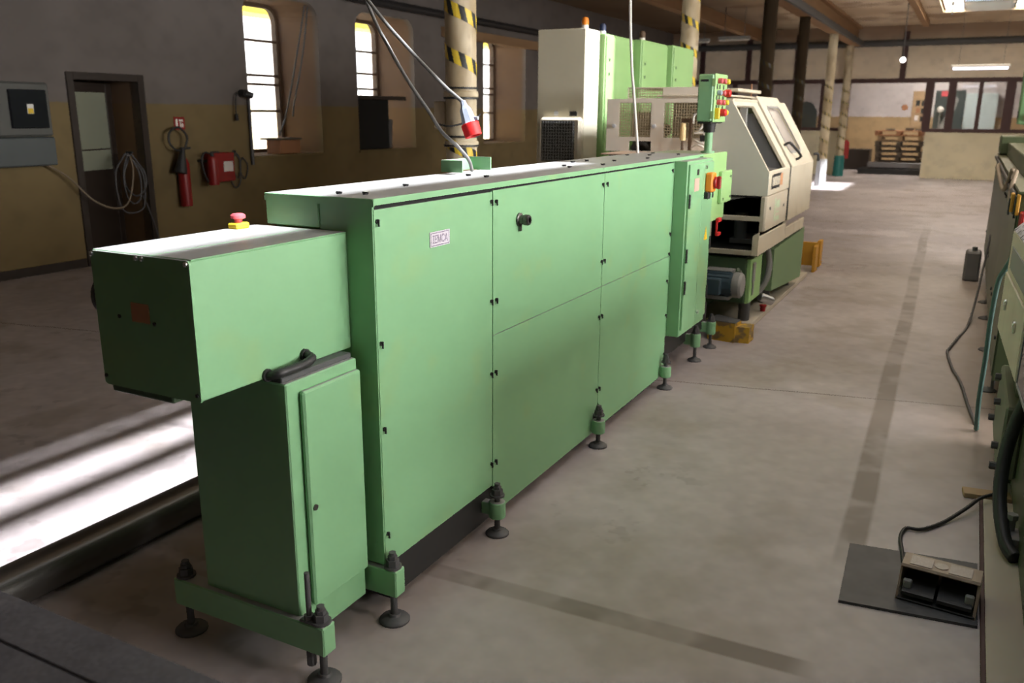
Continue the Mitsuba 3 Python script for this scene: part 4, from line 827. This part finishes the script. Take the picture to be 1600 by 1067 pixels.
put('thick_hose', tube([(.33, 3.75, .60), (.285, 3.72, .44), (.262, 3.66, .30), (.262, 3.56, .17), (.290, 3.42, .07), (.325, 3.35, .04)], .025, 12), 'mat_black', l2, smooth=True, label='thick black hose')
put('anchor_bolt', J(B(.285, .34, 3.42, 3.53, .02, .085, .004), cyl((.308, 3.50, .085), (.308, 3.50, .15), .014, 10), cyl((.308, 3.50, .13), (.308, 3.50, .15), .021, 6)), 'mat_grey_mid', l2)
put('door_frame_edge', B(.30, .95, 4.15, 4.70, .02, .60, .01), GR, l2)
fr = thing('floor_rail', 'chipped cream steel strip on the floor under the right hand machine', 'rail')
put('strip', B(.228, .95, 1.2, 3.93, .0005, .018, .002), 'mat_rail', fr)
put('edge', B(.214, .228, 1.2, 3.93, .0005, .016, .002), 'mat_maroon', fr)
put('batten', rotz(B(.150, .335, 3.955, 4.03, .0005, .022, .002), 0.12, (.24, 3.99, 0)), 'mat_wood', label='short pale wooden batten on the floor near the right hand machine', cat='batten')
put('floor_hose', tube([(.240, 4.74, .96), (.215, 4.78, .88), (.195, 4.80, .81), (.188, 4.80, .62), (.191, 4.80, .42), (.190, 4.81, .21), (.199, 4.85, .04), (.203, 4.90, .012)], .012, 10), 'mat_teal_hose', smooth=True, label='teal hose dropping from the beige lathe front to the floor', cat='hose')
put('floor_cable', tube([(.236, 8.6, .60), (.19, 8.1, .16), (.14, 7.45, .012), (.08, 7.0, .010), (.03, 6.62, .010), (.022, 6.5, .010), (.06, 6.1, .010), (.115, 5.76, .010), (.165, 5.25, .010), (.198, 4.98, .010)], .009, 8), 'mat_iron', smooth=True, label='thin dark cable making a loop on the floor beside the right hand machine', cat='cable')
gc = thing('canister', 'grey canister standing on the floor beyond the right hand bar feeder', 'canister')
put('body', B(.07, .215, 9.62, 9.85, .0005, .30, .02), 'mat_canister', gc)
put('cap', cyl((.15, 9.74, .30), (.15, 9.74, .335), .025, 14), 'mat_grey_dark', gc)

# foot switch on its tread plate
put('tread_plate', prism([(-.229, 3.253), (-.212, 2.808), (.207, 2.858), (.207, 3.310)], .0005, .010, 'z'), 'mat_tread', label='dark square tread plate lying on the floor under the foot switch', cat='floor plate')
fs = thing('foot_switch', 'brown cast foot switch with an open front, on the dark tread plate', 'foot switch')
FA = -0.09
def fsr(m): return rotz(m, FA, (.08, 2.98, 0))
side = [(3.075, .0105), (3.075, .095), (3.045, .120), (2.955, .120), (2.948, .113), (2.952, .108), (3.035, .108), (3.060, .088), (3.060, .0105)]
put('hood', fsr(prism(side, -.035, .205, 'x')), 'mat_pedal', fs)
hs = [(3.06, .0105), (3.06, .095), (3.035, .112), (2.958, .112), (2.900, .0105), (2.915, .0105), (2.935, .05), (2.975, .06), (2.985, .0105)]
put('side_cheek', fsr(prism(hs, -.037, -.030, 'x')), 'mat_pedal', fs); put('side_cheek', fsr(prism(hs, .198, .207, 'x')), 'mat_pedal', fs)
for a, b in ((-.012, .058), (.108, .178)): put('tread_pad', fsr(B(a, b, 2.962, 3.030, .1195, .1225, .001)), 'mat_pedal_tread', fs)
put('tread_disc', fsr(cyl((.083, 2.997, .1195), (.083, 2.997, .1225), .022, 20)), 'mat_pedal_tread', fs)
for a, b in ((-.020, .078), (.088, .192)): put('pedal', fsr(prism([(2.905, .030), (3.05, .070), (3.05, .082), (2.905, .042)], a, b, 'x')), 'mat_black', fs)
put('sole', fsr(B(-.035, .205, 2.90, 3.07, .0102, .018, .002)), 'mat_black', fs)
for x in (-.008, .182): put('side_boss', fsr(B(x - .014, x + .014, 2.925, 2.945, .035, .075, .004)), 'mat_grey_mid', fs)
put('switch_cable', tube([(-.005, 3.06, .05), (-.030, 3.15, .02), (-.049, 3.30, .010), (-.060, 3.40, .010), (-.045, 3.49, .010), (.011, 3.51, .010), (.085, 3.62, .010), (.16, 3.75, .03), (.215, 3.86, .045), (.29, 3.95, .05)], .0075, 8), 'mat_black', smooth=True, label='black cable looping from the foot switch to the right hand machine', cat='cable')

# ------------------------------------------------------------------ far end of the hall
fl = thing('tube_lamp', 'lit fluorescent tube lamp hanging on two wires before the far windows', 'lamp')
put('housing', B(-.58, .46, 19.96, 20.04, 2.545, 2.60, .01), 'mat_white', fl)
put('tube', cyl((-.54, 20, 2.525), (.42, 20, 2.525), .020, 12), 'mat_white', fl, emitter={'type': 'area', 'radiance': rgb((0.42, 0.45, 0.58))})
for x in (-.45, .33): put('wire', cyl((x, 20, 2.60), (x, 20, CEIL), .003, 6), 'mat_iron', fl)
hl = thing('bulb_lamp', 'small bright bulb hanging on a rod near the far opening', 'lamp')
put('rod', cyl((-1.485, 20, 2.80), (-1.50, 20, CEIL), .008, 8), 'mat_iron', hl)
put('socket', cyl((-1.485, 20, 2.765), (-1.485, 20, 2.83), .03, 12, .02), 'mat_black', hl)
put('bulb', trimesh.util.concatenate([trimesh.creation.icosphere(3, .055)]).apply_translation((-1.485, 20, 2.715)), 'mat_white', hl, smooth=True, emitter={'type': 'area', 'radiance': rgb((0.7, 0.68, 0.62))})
for x, y, lab in ((-4.97, 20, 'unlit tube lamp hanging in the left bay, nearer the dark columns'), (-5.95, 20.3, 'unlit tube lamp hanging in the left bay, farther left')):
    ul = thing('tube_lamp', lab, 'lamp')
    put('housing', B(x - .35, x + .35, y - .05, y + .05, 3.22, 3.29, .01), 'mat_grey_mid', ul)
    put('diffuser', B(x - .33, x + .33, y - .04, y + .04, 3.195, 3.22, .008), 'mat_white', ul)
    for k in (-.22, .22): put('hanger', cyl((x + k, y, 3.29), (x + k, y, CEIL), .008, 6), 'mat_iron', ul)
put('ceiling_hook', J(cyl((-.72, 20.8, 3.62), (-.72, 20.8, CEIL), .012, 8), cyl((-.72, 20.8, 3.80), (-.72, 20.8, 3.88), .035, 10)), 'mat_iron', label='dark hook hanging from the ceiling left of the far skylight', cat='hook')
# stack of pallets in the room behind
def pallet(x, y, z, sx, ma, lab, grp, rot=0):
    p = thing('pallet', lab, 'pallet', grp)
    L, W = 1.18 * sx, .9
    f = lambda m: rotz(m, rot, (x, y, 0))
    for i in range(5): put('deck_board', f(B(x - L / 2, x + L / 2, y - W / 2 + i * .2, y - W / 2 + i * .2 + .1, z + .122, z + .144, .002)), ma, p)
    for j in (-1, 0, 1):
        for i in (0, 1, 2): put('block', f(B(x + j * (L / 2 - .06) - .055, x + j * (L / 2 - .06) + .055, y - W / 2 + i * .4, y - W / 2 + i * .4 + .1, z + .022, z + .10, .002)), ma, p)
        put('stringer', f(B(x + j * (L / 2 - .06) - .055, x + j * (L / 2 - .06) + .055, y - W / 2, y + W / 2, z + .10, z + .122, .002)), ma, p)
    for i in (0, 1, 2): put('bottom_board', f(B(x - L / 2, x + L / 2, y - W / 2 + i * .4, y - W / 2 + i * .4 + .1, z, z + .022, .002)), ma, p)
PL = [('mat_wood_grey', 'grey wooden pallet at the bottom of the stack, on the dark steel bars'), ('mat_wood_grey', 'grey wooden pallet, second from the bottom of the stack'), ('mat_wood_grey', 'grey wooden pallet, third from the bottom of the stack'), ('mat_wood_grey', 'dull wooden pallet in the stack, under the pale one'), ('mat_wood', 'pale wooden pallet, second from the top of the stack'), ('mat_wood_red', 'reddish wooden pallet on top of the stack')]
for i, (m, lab) in enumerate(PL): pallet(-1.86 + .03 * math.sin(i * 2.1), 27.4 + .04 * math.cos(i * 3), .335 + i * .1455, 1.0 + .05 * (i % 2), m, lab, 'pallets in the far room', .02 * math.sin(i))
for i, (x, y, w) in enumerate(((-2.25, 27.3, .22), (-1.75, 27.35, .2), (-1.50, 27.45, .18))): put('scrap_part', B(x, x + w, y, y + .3, 1.2085, 1.25 + .03 * (i % 2), .01), 'mat_wood_grey', label=('brown offcut on the left of the top pallet', 'brown offcut in the middle of the top pallet', 'brown offcut on the right of the top pallet')[i], cat='offcut')
ORD = ('front', 'second', 'third', 'fourth', 'rear')
for i in range(5):
    put('steel_bar', B(-2.85 + .06 * i, -1.15, 26.75 + i * .26, 26.95 + i * .26, .0005, .16 + .02 * (i % 2), .01), 'mat_black', label=f'black steel bar on the floor under the pallets, {ORD[i]} one of its row', cat='bar', group='steel bars under the pallets')
for i in range(5):
    put('steel_bar', B(-2.6 + .05 * i, -1.15, 26.78 + i * .26, 26.93 + i * .26, .19, .334, .01), 'mat_bar_steel', label=f'grey steel bar lying on the black bars, {ORD[i]} one of its row', cat='bar', group='upper steel bars under the pallets')
put('dark_chest', B(-4.2, -2.75, 28.6, 29.3, .0005, .62, .01), 'mat_door_dark', label='low dark brown chest at the back of the far room', cat='chest')
nb = thing('notice_board', 'tan notice board with small pictures on the rear wall beside the opening', 'board')
put('panel', B(-1.84, -1.30, 30.46, 30.5, 1.25, 2.36, .004), 'mat_wood', nb)
for k, (x, z, m) in enumerate(((-1.68, 2.0, 'mat_black'), (-1.52, 2.0, 'mat_black'), (-1.66, 1.78, 'mat_wood_red'), (-1.52, 1.76, 'mat_black'), (-1.68, 1.55, 'mat_paper'), (-1.52, 1.52, 'mat_black'))): put('picture', B(x - .055, x + .055, 30.452, 30.46, z - .08, z + .08, 0), m, nb)
put('wall_disc', cyl((-2.05, 30.5, 1.87), (-2.05, 30.47, 1.87), .09, 20), 'mat_wood_red', label='small brown disc on the rear wall of the far room', cat='disc')
gb = thing('display_board', 'dark green board with a red label behind the far windows', 'board')
put('board', B(-1.20, -.38, 30.40, 30.45, 1.1, 2.37, .004), 'mat_dark_board', gb)
put('label', B(-1.05, -.70, 30.39, 30.40, 2.2, 2.36, 0), 'mat_red_pink', gb)
put('pale_strip', prism([(-1.10, 1.1), (-.80, 1.1), (-.55, 2.1), (-.62, 2.2)], 30.39, 30.40, 'y'), 'mat_grey_mid', gb)
put('globe_lamp', trimesh.creation.icosphere(3, .11).apply_translation((-.98, 29.2, 1.79)), 'mat_white', smooth=True, label='white round lamp globe behind the far windows', cat='lamp') if False else None
gl = thing('globe_lamp', 'white lamp globe on a stem in front of the dark green board', 'lamp')
put('globe', trimesh.creation.icosphere(3, .10).apply_translation((-1.02, 30.2, 1.80)), 'mat_white', gl, smooth=True)
put('stem', cyl((-1.02, 30.2, .001), (-1.02, 30.2, 1.72), .015, 8), 'mat_grey_mid', gl)
for x0, x1, lab in ((-.36, .02, 'pale blue locker door behind the far windows, left one'), (.06, .50, 'pale blue locker door behind the far windows, right one')):
    c = thing('locker', lab, 'locker'); put('body', B(x0, x1, 30.1, 30.48, .02, 2.28, .01), 'mat_pale_blue', c); put('handle', cyl((x1 - .06, 30.1, 1.2), (x1 - .06, 30.07, 1.2), .02, 10), 'mat_grey_mid', c)
put('leaning_board', prism([(-5.25, 0.001), (-4.55, .001), (-4.55, 1.75), (-4.7, 1.98), (-4.9, 2.05), (-5.1, 1.98), (-5.25, 1.75)], 29.6, 29.68, 'y'), 'mat_dark_board', label='dark round topped board behind the left part of the far windows', cat='board')
put('red_cylinder', lathe([(0, 0), (.09, 0), (.09, .55), (.04, .66), (0, .66)], (-3.02, 26.2, .3), (0, 0, 1), 16), 'mat_red_deep', smooth=SM, label='small red extinguisher just inside the far opening', cat='fire extinguisher') if False else None
re_ = thing('fire_extinguisher', 'small red extinguisher hung just inside the left of the far opening', 'fire extinguisher')
put('cylinder', lathe([(0, 0), (.08, 0), (.08, .42), (.04, .5), (0, .5)], (-3.13, 25.98, .45), (0, 0, 1), 16), 'mat_red_deep', re_, smooth=SM)
put('bracket', B(-3.25, -3.13, 25.96, 26.0, .75, .80, .003), 'mat_black', re_)
